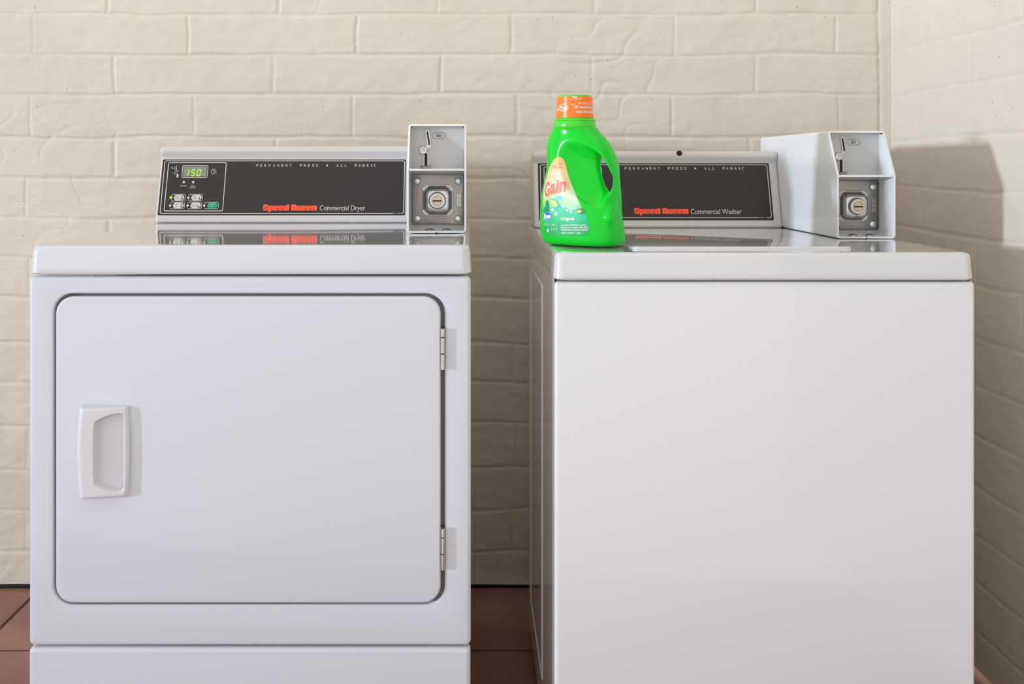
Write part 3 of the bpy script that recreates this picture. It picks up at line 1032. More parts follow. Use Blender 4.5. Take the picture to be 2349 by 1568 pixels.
def button(ox, pill, lines, icon, m, ledm, led):
    a = zx(ox[0], ox[3]); b = zx(ox[1], ox[2])
    mb = Mb()
    mb.add(*rr_line(a[0], b[0], a[1], b[1], 0.0030, 0.0009, mpD, TT))
    pic('button_outline', mb, PILL)
    c = zx(*led)
    mb = Mb(); mb.add(*flat(circ(c, 0.0042), mpD, TT+0.0001)); mb.add(*strip(circ(c, 0.0049), circ(c, 0.0042), mpD, TT-0.0002))
    pic('light_surround', mb, PANELB)
    mb = Mb(); mb.add(*flat(circ(c, 0.0026 if ledm is PILL else 0.0030), mpD, TT+0.0004))
    pic('button_light', mb, ledm)
    a = zx(pill[0], pill[3]); b = zx(pill[1], pill[2])
    mb = Mb()
    rr_ = (b[1]-a[1])/2
    rings = [[mpD(x, t, z) for x, z in rrect(a[0]+i, b[0]-i, a[1]+i, b[1]-i, rr_-i, 6)] for t, i in ((TT-0.0003, 0), (TT+0.0003, 0.0001), (TT+0.0008, 0.0012))]
    mb.add(*loft(rings)); pic('button', mb, m)
    mb = Mb()
    t_ = TT+0.0011
    wl = b[0]-a[0]; hl = b[1]-a[1]
    if len(lines) == 2:
        mb.add(*text(lines[0], a[0]+wl*0.16, a[0]+wl*0.50, a[1]+hl*0.54, a[1]+hl*0.72, mpD, t_))
        mb.add(*text(lines[1], a[0]+wl*0.16, a[0]+wl*0.50, a[1]+hl*0.24, a[1]+hl*0.42, mpD, t_))
    elif m is GREENB:
        mb.add(*text(lines[0], a[0]+wl*0.22, a[0]+wl*0.80, a[1]+hl*0.60, a[1]+hl*0.80, mpD, t_))
        cc = (a[0]+wl*0.5, a[1]+hl*0.34)
        mb.add(*flat([(cc[0]-0.0012, cc[1]-0.0012), (cc[0]+0.0016, cc[1]), (cc[0]-0.0012, cc[1]+0.0012)], mpD, t_))
    else:
        mb.add(*text(lines[0], a[0]+wl*0.10, a[0]+wl*0.66, a[1]+hl*0.40, a[1]+hl*0.60, mpD, t_))
    if icon:
        cc = (a[0]+wl*0.78, a[1]+hl*0.30)
        mb.add(*flat(circ(cc, 0.0020), mpD, t_))
        if icon == 'thermo':
            mb.add(*flat(rrect(cc[0]-0.0009, cc[0]+0.0009, cc[1], a[1]+hl*0.86, 0.0008, 3), mpD, t_+0.0001))
        elif icon == 'half':
            mb.add(*flat(rrect(cc[0]-0.0009, cc[0]+0.0009, cc[1], a[1]+hl*0.68, 0.0008, 3), mpD, t_+0.0001))
    pic('button_caption', mb, PILL if m is GREENB else GASKET)
button((378, 612, 897, 1005), (420, 598, 906, 999), ('HIGH', 'TEMP'), 'thermo', PILL, LED, (377, 950))
button((660, 893, 897, 1005), (705, 883, 906, 999), ('LOW', 'TEMP'), 'half', PILL, PILL, (660, 954))
button((362, 600, 1025, 1133), (406, 586, 1033, 1126), ('MED', 'TEMP'), 'thermo', PILL, PILL, (364, 1081))
button((642, 880, 1025, 1133), (690, 868, 1033, 1126), ('DELICATE',), 'dot', PILL, PILL, (648, 1081))
button((918, 1155, 1025, 1133), (966, 1142, 1033, 1126), ('START',), None, GREENB, PILL, (920, 1081))

coin_box(dry, -0.1147, 1.727, DZT+0.0004)

# ================================================================== washer
wsh = empty('washing_machine', (fx(1755), FRONT+0.33, 0.0))
tag(wsh, 'white top-loading coin-operated washing machine with plain front, in the right corner', 'washing machine')
WX0, WX1 = fx(1273), fx(2237.5)
WZT = EYE-0.1345
wzs = fz(644)
WB = 2.135
# cabinet: side sheets carry a pressed rectangular bead
def side_sheet(xs, sgn):
    y0, y1, z0, z1 = FRONT+0.010, WB, 0.026, wzs+0.0008
    b0, b1, c0, c1 = 1.731, 2.056, 0.10, EYE-0.217
    mb = Mb()
    def R(i, dx): return [(xs+sgn*dx, y, z) for y, z in rrect(b0+i, b1-i, c0+i, c1-i, 0.006, 4)]
    outer = [(xs, y, z) for y, z in rrect(y0, y1, z0, z1, 0.0005, 4)]
    rings = [outer, R(0.0, 0), R(0.0008, 0.0016), R(0.0022, 0.0022), R(0.0038, 0.0022), R(0.0052, 0.0016), R(0.0060, 0)]
    mb.add(*loft(rings, False, True))
    return mb
mb = side_sheet(WX0+0.0004, -1)
m2 = side_sheet(WX1-0.0004, 1)
mb.add(m2.v, m2.f)
v, f = box(WX0+0.004, WX1-0.004, FRONT+0.018, WB, 0.026, wzs-0.001)
mb.add(v, f)
mb.out('cabinet', SIDEENAMEL, wsh)
mb = Mb()
mb.add(*slab(WX0-0.0004, WX1+0.0008, 0.026, fz(646.5), FRONT+0.0005, FRONT+0.016, 0.006, 0.0065))
mb.out('front_panel', WASHENAMEL, wsh, angle=60)
worktop('worktop', wsh, WX0-0.0008, WX1, FRONT, WB+0.02, wzs+0.0012, WZT, TOPENAMEL)
mb = Mb()
mb.add(*box(WX0+0.012, WX1-0.012, FRONT+0.02, WB-0.01, wzs-0.004, wzs+0.004))
mb.out('gap_strip', DARK, wsh)
for px, yy in ((1320, FRONT+0.06), (2190, FRONT+0.06), (1320, 2.06), (2190, 2.06)):
    mb = Mb()
    mb.add(*lathe_z(fx(px), yy, [(0.02, 0.0), (0.02, 0.008), (0.008, 0.009), (0.008, 0.028)], 20))
    mb.out('foot', DARK, wsh)
# lid: shallow pressed panel sitting on the worktop
mb = Mb()
mpz = lambda x, y, z: (x, z, -y)
v, f = slab(0.264, 0.620, 1.537, 1.985, -(WZT+0.0036), -(WZT-0.002), 0.010, 0.0034, mpz)
mb.add(v, f)
mb.out('lid', TOPENAMEL, wsh, angle=60)

con2, mpW, atW = console('console', wsh, 0.1378, 0.6765, 2.050, WZT+0.0012, 2.098, EYE+0.0318, PLASTIC, rc=0.012)
mb = Mb()
mb.add(*slab(0.144, 0.672, WZT-0.001, WZT+0.0022, 2.058, 2.150, 0.001, 0.0005, n=2, bn=1))
mb.out('console_base', DARK, wsh)
pan2, (x0, x1, s0, s1), T = control_panel(wsh, mpW, atW, ((1236.5, 505.0), (1763.0, 374.5)), False, None)
x0 = atW(1237, 505)[0]
mb = Mb()
bs0 = atW(1500, 499.2)[1]; bs1 = atW(1500, 378.3)[1]
mb.add(*rr_line(x0+0.0045, x1-0.0048, bs0, bs1, 0.004, ln, mpW, TT))
lettering(pan2, 'border_line', mb, INKW)
mb = Mb()
ga, gb = atW(1741, 499)[0], atW(1758, 499)[0]
mb.add(*flat([(ga, bs0-0.0014), (gb, bs0-0.0014), (gb, bs0+0.0014), (ga, bs0+0.0014)], mpW, TT+0.0002))
lettering(pan2, 'border_gap', mb, PANELB)
mb = Mb()
mb.add(*text('200013', ga+0.001, gb-0.001, bs0-0.0010, bs0+0.0012, mpW, TT+0.0004))
lettering(pan2, 'part_number', mb, PILL)
mb = Mb()
q0 = atW(1249, 384)
mb.add(*rr_line(x0+0.0125, x0+0.0125+0.1262, atW(1300, 494)[1], atW(1300, 383)[1], 0.003, ln, mpW, TT))
lettering(pan2, 'control_outline', mb, INKW)
lW = [180, 232, 283, 334, 390, 441, 493, 542, 594, 722, 774, 824, 874, 924, 1178, 1230, 1280, 1408, 1453, 1505, 1558, 1610, 1643]
press_line(pan2, mpW, atW, 1400, 330, 5.463, 383.8, 389.4, 4.7, lW, 1062)
brand(pan2, mpW, atW, (1455, 1578.6), (477.2, 494.2), (1584.5, 1700), (479.3, 491.3), 'Commercial Washer')
# lock hole in the top cove
c = atW(1556, 354.5)
mb = Mb()
def mpk(x, y, z): return mpW(x, -y, z)
mb.add(*disc_lathe(c[0], c[1], [(0.0062, 0.006), (0.0062, -0.0112), (0.0054, -0.0118), (0.003, -0.0118)], mpk, n=28))
mb.out('lock_plug', BLACK, wsh)

coin_box(wsh, 0.6762, 1.750, WZT+0.0004)

# ================================================================== detergent bottle
TH = math.radians(35)
BX, BY, BZ = 0.1935, 1.612, WZT+0.0002
bot = empty('detergent_bottle', (BX, BY, BZ))
tag(bot, 'bright green laundry detergent bottle with orange-banded cap standing on the washing machine', 'detergent bottle')
cT, sT = math.cos(TH), math.sin(TH)
def b2w(u, v, z):
    """bottle frame (u to the handle, v to the label side, z up) -> world"""
    return (BX+u*cT-v*sT, BY-u*sT-v*cT, BZ+z)
def px2b(px, py, v=0.0):
    """bottle-frame (u, z) of a point on the plane v seen at (px, py)"""
    q = (px-VX)/FPX
    # X = BX+u c - v s ; Y = BY-u s - v c ; X = q Y
    u = (q*(BY-v*cT)-BX+v*sT)/(cT+q*sT)
    Y = BY-u*sT-v*cT
    return u, EYE-(py-VY)*Y/FPX-BZ

left = [(1266, 293), (1266, 302), (1259, 315), (1255, 332), (1256, 350), (1259, 370), (1257, 392), (1252, 415), (1247, 440), (1244, 470), (1243.5, 500), (1245, 525), (1248, 545), (1250, 566)]
right = [(1370, 293), (1377, 302), (1390, 314), (1404, 334), (1413, 355), (1419, 378), (1423, 405), (1424, 435), (1424, 465), (1425, 490), (1427, 510), (1430, 530), (1432, 545), (1432, 566)]
# thickness of the body pushes both silhouettes out; remove that share
def outline(pts, sign):
    r = []
    for px, py in pts:
        u, z = px2b(px, py, 0)
        r.append((z, u-sign*0.0042))
    r.sort()
    return np.array(r)
Lo, Ro = outline(left, -1), outline(right, 1)
NZ = Lo[-1, 0]
def sdf_poly(pu, pz, poly):
    d = np.full(pu.shape, 1e9); s = np.ones(pu.shape)
    n = len(poly)
    j = n-1
    for i in range(n):
        ex, ez = poly[j][0]-poly[i][0], poly[j][1]-poly[i][1]
        wx, wz = pu-poly[i][0], pz-poly[i][1]
        t = np.clip((wx*ex+wz*ez)/(ex*ex+ez*ez), 0, 1)
        bx_, bz_ = wx-ex*t, wz-ez*t
        d = np.minimum(d, bx_*bx_+bz_*bz_)
        c1 = pz >= poly[i][1]; c2 = pz < poly[j][1]; c3 = ex*wz > ez*wx
        s = np.where((c1 & c2 & c3) | (~c1 & ~c2 & ~c3), -s, s)
        j = i
    return s*np.sqrt(d)
def smin(a, b, k):
    h = np.clip(0.5+0.5*(b-a)/k, 0, 1)
    return b*(1-h)+a*h-k*h*(1-h)
def smax(a, b, k): return -smin(-a, -b, k)

def capsule(pu, pv, pz, a, b, ra, rb):
    a, b = np.array(a), np.array(b)
    d = b-a
    t = np.clip(((pu-a[0])*d[0]+(pv-a[1])*d[1]+(pz-a[2])*d[2])/(d@d), 0, 1)
    return np.sqrt((pu-a[0]-d[0]*t)**2+(pv-a[1]-d[1]*t)**2+(pz-a[2]-d[2]*t)**2)-(ra+(rb-ra)*t)

hs = 0.0015
gu = np.arange(-0.092, 0.092, hs); gv = np.arange(-0.056, 0.056, hs); gz = np.arange(-0.006, NZ+0.004, hs)
PU, PV, PZ = np.meshgrid(gu, gv, gz, indexing='ij')
zz = np.clip(gz, 0.0, NZ)
lu = np.interp(zz, Lo[:, 0], Lo[:, 1]); ru = np.interp(zz, Ro[:, 0], Ro[:, 1])
k5 = np.ones(9)/9
lu = np.convolve(np.pad(lu, 4, 'edge'), k5, 'valid'); ru = np.convolve(np.pad(ru, 4, 'edge'), k5, 'valid')
uc, aa = (lu+ru)/2, (ru-lu)/2
bb = np.interp(zz, [0, 0.04, 0.10, 0.15, 0.175, 0.188, NZ], [0.043, 0.0445, 0.042, 0.0385, 0.036, 0.034, 0.0335])
RB = 0.012
ins = np.where(zz < RB, RB-np.sqrt(np.clip(RB**2-(RB-zz)**2, 0, None)), 0)
aa_, bb_ = aa-ins, bb-ins
nexp = np.interp(zz, [0, 0.14, 0.18, NZ], [2.7, 2.6, 2.2, 2.0])
A = np.abs((PU-uc)/aa_); B = np.abs(PV/bb_)
q = (A**nexp+B**nexp)**(1/nexp)
F = (q-1)*np.minimum(aa_, bb_)
F = smax(F, np.maximum(-PZ, PZ-NZ), 0.004)
scoop = [px2b(p[0]+(9 if p[0] > 1360 else 0), p[1]) for p in ((1330, 322), (1350, 325), (1368, 337), (1383, 358), (1394, 382), (1400, 405), (1399, 432), (1394, 458), (1395, 480), (1400, 492), (1384, 481), (1362, 464), (1337, 440), (1319, 408), (1307, 375), (1305, 350), (1313, 332))]
hole = [px2b(p[0]+11, p[1]) for p in ((1372, 350), (1382, 360), (1393, 382), (1400, 405), (1400, 430), (1396, 446), (1391, 446), (1379, 428), (1370, 400), (1366, 372))]
SU, SZ = np.meshgrid(gu, gz, indexing='ij')
ds = sdf_poly(SU, SZ, scoop); dh = sdf_poly(SU, SZ, hole)
def blur(a, n):
    for _ in range(n):
        p_ = np.pad(a, 1, 'edge')
        a = (p_[:-2, 1:-1]+p_[2:, 1:-1]+p_[1:-1, :-2]+p_[1:-1, 2:]+2*a)/6
    return a
ds = blur(ds, 22); dh = blur(dh, 16)
da_ = np.maximum(-ds+0.001, 0)
mask = da_/(da_+np.maximum(dh, 0)+1e-6)
mask = blur(mask, 12)**1.0
wv = 0.0400-0.0375*mask**0.85+np.clip(ds/0.005, 0, 1)*0.012
W3 = np.abs(PV)-wv[:, None, :]
F = smax(F, W3*0.7, 0.004)
rnd = 0.0035
F = smax(F, -(dh[:, None, :]+0*PV), 0.007)
# lower root of the grip: a rounded tip lying over the base
t1 = px2b(1398, 462, 0.015); t2 = px2b(1411, 503, 0.015)
for sv, sk in ((1, 1.0), (-1, 0.25)):
    cp = capsule(PU, PV, PZ, (t1[0]-0.001, 0.008*sv, t1[1]), (t2[0]-0.007-0.010*(1-sk), 0.024*sv*sk, t2[1]+0.003), 0.009, 0.0095)
    F = smin(F, cp, 0.004)

def surface_nets(F, o, h):
    nx, ny, nz = F.shape
    ins_ = F < 0
    c = np.zeros((nx-1, ny-1, nz-1), int)
    corners = [(i, j, k) for i in (0, 1) for j in (0, 1) for k in (0, 1)]
    for i, j, k in corners: c += ins_[i:nx-1+i, j:ny-1+j, k:nz-1+k]
    act = (c > 0) & (c < 8)
    I = np.argwhere(act)
    acc = np.zeros((len(I), 3)); cnt = np.zeros(len(I))
    for a in corners:
        for ax in range(3):
            if a[ax]: continue
            b = list(a); b[ax] = 1
            fa = F[I[:, 0]+a[0], I[:, 1]+a[1], I[:, 2]+a[2]]; fb = F[I[:, 0]+b[0], I[:, 1]+b[1], I[:, 2]+b[2]]
            m_ = (fa < 0) != (fb < 0)
            t_ = np.where(m_, fa/np.where(m_, fa-fb, 1), 0)
            p = np.array(a, float)[None, :].repeat(len(I), 0)
            p[:, ax] += t_
            acc += p*m_[:, None]; cnt += m_
    Vt = (I+acc/cnt[:, None])*h+np.array(o)
    idx = -np.ones(act.shape, int); idx[tuple(I.T)] = np.arange(len(I))
    faces = []
    for ax in range(3):
        sl = [slice(None)]*3
        sa = list(sl); sb = list(sl)
        sa[ax] = slice(0, -1); sb[ax] = slice(1, None)
        E_ = ins_[tuple(sa)] != ins_[tuple(sb)]
        flip = ins_[tuple(sa)]
        a1, a2 = [k for k in range(3) if k != ax]
        K = np.argwhere(E_)
        K = K[(K[:, a1] > 0) & (K[:, a2] > 0) & (K[:, a1] < F.shape[a1]-1) & (K[:, a2] < F.shape[a2]-1)]
        fl_ = flip[tuple(K.T)]
        def at_(d1, d2):
            q_ = K.copy(); q_[:, a1] -= d1; q_[:, a2] -= d2
            return idx[tuple(q_.T)]
        Q = np.stack([at_(1, 1), at_(0, 1), at_(0, 0), at_(1, 0)], 1)
        if ax == 1: fl_ = ~fl_
        Q[~fl_] = Q[~fl_][:, ::-1]
        faces.append(Q)
    return Vt, np.concatenate(faces)
Vt, Fc = surface_nets(F, (gu[0], gv[0], gz[0]), hs)
# relax the vertices a little
adj = [np.concatenate([Fc[:, a], Fc[:, b]]) for a, b in ((0, 1), (1, 2), (2, 3), (3, 0))]
e0 = np.concatenate([Fc[:, 0], Fc[:, 1], Fc[:, 2], Fc[:, 3]]); e1 = np.concatenate([Fc[:, 1], Fc[:, 2], Fc[:, 3], Fc[:, 0]])
for it in range(5):
    s = np.zeros_like(Vt); c = np.zeros(len(Vt))
    np.add.at(s, e0, Vt[e1]); np.add.at(c, e0, 1)
    np.add.at(s, e1, Vt[e0]); np.add.at(c, e1, 1)
    Vt = Vt*0.4+0.6*s/c[:, None]
bvh = BVHTree.FromPolygons([tuple(p) for p in Vt], [tuple(int(i) for i in q_) for q_ in Fc])
GREEN = mat('green_plastic', (0.0, 0.58, 0.022, 1), 0.22, 0, 0.08, sss=0.03, spec=0.3, coat_rough=0.12)
CAPGREEN = mat('green_cap_plastic', (0.05, 0.62, 0.02, 1), 0.25, 0, 0.3)
ORANGE = mat('orange_band', (0.95, 0.19, 0.0, 1), 0.3, 0, 0.15)
WHITEINK = mat('white_ink', (0.78, 0.79, 0.76, 1), 0.5)
body = build('bottle_body', [b2w(*p) for p in Vt], Fc, GREEN, bot, angle=80)

# cap
cu0, _ = px2b(1318.3, 260); cz = lambda py: px2b(1318, py)[1]
cxw, cyw, _ = b2w(cu0, 0, 0)
zt, zb1 = cz(222.5), cz(272)
scale_c = cyw/FPX
r1, r2 = 40.2*scale_c, 43.0*scale_c
rr3 = 48.5*scale_c
mb = Mb()
mb.add(*lathe_z(cxw, cyw, [(r2-0.002, BZ+zb1-0.003), (r2-0.0006, BZ+zb1-0.0005), (r1-0.0006, BZ+zt), (r1-0.001, BZ+zt+0.0014), (r1-0.003, BZ+zt+0.0022), (r1-0.006, BZ+zt+0.0018), (r1-0.007, BZ+zt-0.002)]))
cap = mb.out('cap', CAPGREEN, bot)
mb = Mb()
mb.add(*lathe_z(cxw, cyw, [(r2-0.0008, BZ+zb1+0.0002), (r2, BZ+zb1+0.0008), (r1, BZ+zt-0.0008), (r1-0.0008, BZ+zt-0.0002)], cap0=False, cap1=False))
band = mb.out('cap_band', ORANGE, cap)
mb = Mb()
z275, z293 = BZ+cz(273.5), BZ+cz(293.5)
mb.add(*lathe_z(cxw, cyw, [(r2-0.001, z275+0.001), (rr3-0.0015, z275), (rr3-0.0007, z275-0.0010), (rr3-0.0005, z275-0.0030), (rr3-0.0015, z275-0.0036), (rr3-0.0012, z275-0.0042), (rr3+0.0005, z293+0.002), (rr3, z293+0.0002), (rr3-0.003, z293-0.003)]))
mb.out('collar', CAPGREEN, cap)
# writing on the cap band, wrapped round the cylinder
phi0 = math.atan2(-cyw, -cxw)          # towards the camera
def wrap(px, py, off=0.0004):
    q_ = (px-1318.3)/41.6
    q_ = max(min(q_, 0.995), -0.995)
    ang = phi0+math.asin(q_)
    z = BZ+cz(py)
    t_ = (z-BZ-zb1)/(zt-zb1)
    r_ = r2+(r1-r2)*t_+off
    return (cxw+r_*math.cos(ang), cyw+r_*math.sin(ang), z)
def captext(s, xa, xb, ya, yb2, bold=0.0):
    v, f = text2d(s, bold)
    return [wrap(xa+(xb-xa)*a, yb2+(ya-yb2)*b) for a, b in v], f
mb = Mb()
mb.add(*captext('works in', 1326, 1356, 234.5, 242, 0.0))
mb.add(*captext('all washing', 1318, 1359, 244, 253, 0.02))
mb.add(*captext('machines', 1321.5, 1358.5, 254, 261.5, 0.02))
for k in range(11):                      # dotted swirl and two petals
    a = 0.6+k*0.48
    cx_, cy_ = 1314.5+6.0*math.cos(a), 236.5-7.5*math.sin(a)
    r_ = 0.5+0.07*k
    mb.add([wrap(cx_+r_*math.cos(t), cy_+r_*math.sin(t)) for t in np.linspace(0, 2*PI, 9)[:-1]], [tuple(range(8))])
for cx_, cy_, a, l_ in ((1317, 226, -0.5, 5.5), (1323, 226.5, -1.0, 4.5), (1331, 229.5, 0.9, 3)):
    mb.add([wrap(cx_+l_*math.cos(t)*math.cos(a)-1.4*math.sin(t)*math.sin(a), cy_-l_*math.cos(t)*math.sin(a)-1.4*math.sin(t)*math.cos(a)) for t in np.linspace(0, 2*PI, 13)[:-1]], [tuple(range(12))])
mb.add(*captext('he', 1285, 1301.5, 242, 254, 0.02))
for rx, ry in ((11.5, 7.5),):
    N_ = 28
    o_ = [wrap(1293+rx*math.cos(t)*1.0, 249-ry*math.sin(t)) for t in np.linspace(0, 2*PI, N_+1)[:-1]]
    i_ = [wrap(1293+(rx-1)*math.cos(t), 249-(ry-1)*math.sin(t)) for t in np.linspace(0, 2*PI, N_+1)[:-1]]
    mb.add(o_+i_, [(i, (i+1) % N_, N_+(i+1) % N_, N_+i) for i in range(N_)])
mb.add(*captext('HE', 1279.5, 1283, 250, 255, 0.03))
mb.out('cap_lettering', WHITEINK, cap, smooth=False)

# label ------------------------------------------------------------------
def onbody(px, py, off):
    """point on the label side of the bottle where the ray towards (px, py) lands"""
    d = Vector(((px-VX)/FPX, 1.0, (VY-py)/FPX))
    # camera position in the bottle frame
    wx, wy, wz = -BX, -BY, EYE-BZ
    org = Vector((wx*cT-wy*sT, -wx*sT-wy*cT, wz))
    dl = Vector((d.x*cT-d.y*sT, -d.x*sT-d.y*cT, d.z)).normalized()
    hit = bvh.ray_cast(org, dl)
    if hit[0] is None: return None
    nrm = hit[1]
    if nrm.dot(dl) > 0: nrm = -nrm
    p = hit[0]+nrm*off
    return b2w(p.x, p.y, p.z)
def label_edges(py):
    ys = [359, 362, 367, 375, 385, 400, 420, 440, 460, 480, 495, 510, 522, 530, 536, 540.5]
    rx = [1283, 1290, 1294, 1297, 1299.5, 1303, 1310, 1318, 1327, 1337, 1345, 1351, 1354.5, 1354, 1350, 1340]
    lx = [1281, 1275, 1270, 1264.5, 1260, 1256, 1250.5, 1247.5, 1246, 1245.7, 1245.8, 1247, 1248.8, 1250, 1252, 1258]
    return np.interp(py, ys, lx), np.interp(py, ys, rx)
def label_mesh():
    rows = np.concatenate([[359.2, 360, 361], np.linspace(362.5, 530, 56), np.linspace(531.5, 540.5, 7)])
    K = 26
    P, UV = [], []
    for py in rows:
        l_, r_ = label_edges(py)
        row = []
        for j in range(K+1):
            px = l_+(r_-l_)*j/K
            p = onbody(px, py, 0.00035)
            if p is None:
                pxx = px
                for _ in range(12):
                    pxx += 0.5
                    p = onbody(pxx, py, 0.00035)
                    if p is not None: break
            row.append(p)
            UV.append(((px-1240)/120, (545-py)/190))
        P.append(row)
    v = [p for r in P for p in r]
    n = K+1
    f = [(i*n+j, i*n+j+1, (i+1)*n+j+1, (i+1)*n+j) for i in range(len(rows)-1) for j in range(K)]
    m = bpy.data.materials.new('printed_label')
    m.use_nodes = True
    N = m.node_tree; L = N.links.new
    p = N.nodes['Principled BSDF']; p.inputs['Roughness'].default_value = 0.5
    p.inputs['Coat Weight'].default_value = 0.05
    uv = N.nodes.new('ShaderNodeUVMap'); uv.uv_map = 'print'
    s = N.nodes.new('ShaderNodeSeparateXYZ'); L(uv.outputs[0], s.inputs[0])
    r = N.nodes.new('ShaderNodeValToRGB'); cr_ = r.color_ramp
    stops = [(0.02, (0.0, 0.36, 0.09)), (0.12, (0.0, 0.40, 0.11)), (0.24, (0.0, 0.52, 0.20)), (0.33, (0.06, 0.56, 0.28)), (0.42, (0.36, 0.66, 0.36)), (0.52, (0.62, 0.70, 0.38)), (0.66, (0.68, 0.56, 0.27)), (0.82, (0.78, 0.50, 0.18)), (0.97, (0.76, 0.48, 0.13))]
    cr_.elements[0].position = stops[0][0]; cr_.elements[0].color = stops[0][1]+(1,)
    cr_.elements[1].position = stops[-1][0]; cr_.elements[1].color = stops[-1][1]+(1,)
    for a, c in stops[1:-1]:
        e = cr_.elements.new(a); e.color = c+(1,)
    L(s.outputs['Y'], r.inputs[0])
    # printed pale burst around the name and a cyan glow of ink low down
    def blob(cx_, cy_, rad, col, amt, src):
        d = N.nodes.new('ShaderNodeVectorMath'); d.operation = 'DISTANCE'
        d.inputs[1].default_value = (cx_, cy_, 0); L(uv.outputs[0], d.inputs[0])
        mr_ = N.nodes.new('ShaderNodeMapRange'); mr_.interpolation_type = 'SMOOTHSTEP'
        mr_.inputs['From Min'].default_value = 0; mr_.inputs['From Max'].default_value = rad
        mr_.inputs['To Min'].default_value = amt; mr_.inputs['To Max'].default_value = 0
        L(d.outputs['Value'], mr_.inputs[0])
        mx = N.nodes.new('ShaderNodeMix'); mx.data_type = 'RGBA'
        mx.inputs['B'].default_value = col+(1,)
        L(src, mx.inputs['A']); L(mr_.outputs[0], mx.inputs['Factor'])
        return mx.outputs['Result']
    o_ = blob(0.33, 0.74, 0.26, (0.78, 0.74, 0.58), 0.6, r.outputs[0])
    o_ = blob(0.62, 0.47, 0.20, (0.66, 0.78, 0.60), 0.6, o_)
    o_ = blob(0.62, 0.24, 0.18, (0.02, 0.55, 0.38), 0.35, o_)
    o_ = blob(0.85, 0.47, 0.12, (0.65, 0.82, 0.25), 0.6, o_)
    L(o_, p.inputs['Base Color'])
    ob = build('label', v, f, m, bot, angle=80)
    me = ob.data
    ul = me.uv_layers.new(name='print')
    for lp in me.loops: ul.data[lp.index].uv = UV[lp.vertex_index]
    return ob
lab = label_mesh()
def mat_ink(name, rgb): return mat(name, rgb+(1,), 0.45)
CORAL = mat_ink('coral_ink', (0.85, 0.19, 0.075))
TEAL = mat_ink('teal_ink', (0.0, 0.42, 0.36))
DKGREEN = mat_ink('dark_green_ink', (0.0, 0.27, 0.07))
LIME = mat_ink('lime_ink', (0.55, 0.72, 0.16))
CYAN = mat_ink('cyan_ink', (0.02, 0.62, 0.66))
BLUE = mat_ink('blue_ink', (0.03, 0.10, 0.62))
MINT = mat_ink('mint_ink', (0.55, 0.85, 0.62))
lx_ = lambda X_: 1230+X_/8.714
ly_ = lambda Y_: 380+Y_/8.714
def decal(mb, pts2, faces, off, subdiv=0):
    """flat artwork (pixel-plane points) laid on the curved bottle"""
    if subdiv:
        bm = bmesh.new()
        vs_ = [bm.verts.new((a, b, 0)) for a, b in pts2]
        for f_ in faces:
            try: bm.faces.new([vs_[i] for i in f_])
            except ValueError: pass
        bmesh.ops.triangulate(bm, faces=bm.faces[:])
        for _ in range(3):
            es = [e for e in bm.edges if e.calc_length() > subdiv]
            if not es: break
            bmesh.ops.subdivide_edges(bm, edges=es, cuts=1)
            bmesh.ops.triangulate(bm, faces=[f_ for f_ in bm.faces if len(f_.verts) > 3])
        bm.verts.index_update()
        pts2 = [(v_.co.x, v_.co.y) for v_ in bm.verts]
        faces = [tuple(v_.index for v_ in f_.verts) for f_ in bm.faces]
        bm.free()
    out_ = []
    for a, b in pts2:
        p = onbody(a, b, off)
        k = 0
        while p is None and k < 20:
            a += 0.5; k += 1
            p = onbody(a, b, off)
        out_.append(p if p is not None else out_[-1])
    mb.add(out_, faces)
def ltext(mb, s, q00, q10, q01, off, bold=0.0, sub_=3.0):
    """text on the parallelogram q00 (bottom left), q10 (bottom right), q01 (top left); zoom coordinates"""
    v, f = text2d(s, bold, 0.0, 3)
    pts = [(lx_(q00[0]+(q10[0]-q00[0])*a+(q01[0]-q00[0])*b), ly_(q00[1]+(q10[1]-q00[1])*a+(q01[1]-q00[1])*b)) for a, b in v]
    decal(mb, pts, f, off, sub_)
# name: four letters drawn one by one with a white backing
letters = [('G', (172, 655), (278, 610), (176, 345), 0.05), ('a', (280, 590), (388, 560), (290, 368), 0.045), ('ı', (392, 560), (440, 548), (408, 345), 0.055), ('n', (455, 535), (600, 515), (468, 318), 0.045)]
mbw = Mb(); mbc = Mb()
def bold_outline(ch, q00, q10, q01, grow):
    return
for ch, q00, q10, q01, bo in letters:
    for k in range(18):
        a = 2*PI*k/18
        dx_, dy_ = 15*math.cos(a), 15*math.sin(a)
        ltext(mbw, ch, (q00[0]+dx_, q00[1]+dy_), (q10[0]+dx_, q10[1]+dy_), (q01[0]+dx_, q01[1]+dy_), 0.0007+k*0.000004, bo, 5.0)
    ltext(mbc, ch, q00, q10, q01, 0.0010, bo, 3.0)
dotp = [(lx_(430+25*math.cos(t)), ly_(306+25*math.sin(t))) for t in np.linspace(0, 2*PI, 17)[:-1]]
decal(mbc, dotp, [tuple(range(16))], 0.0010)
dotw = [(lx_(430+40*math.cos(t)), ly_(306+40*math.sin(t))) for t in np.linspace(0, 2*PI, 17)[:-1]]
decal(mbw, dotw, [tuple(range(16))], 0.00074)
mbw.out('name_backing', WHITEINK, lab, smooth=False)
mbc.out('brand_lettering', CORAL, lab, smooth=False)
def leaf(mb, pts, off):
    for _ in range(2):               # round the drawn outline
        n_ = len(pts)
        pts = [q_ for i in range(n_) for q_ in ((pts[i][0]*0.75+pts[(i+1) % n_][0]*0.25, pts[i][1]*0.75+pts[(i+1) % n_][1]*0.25), (pts[i][0]*0.25+pts[(i+1) % n_][0]*0.75, pts[i][1]*0.25+pts[(i+1) % n_][1]*0.75))]
    P_ = [(lx_(a), ly_(b)) for a, b in pts]
    decal(mb, P_, [tuple(range(len(P_)))], off, 4.0)
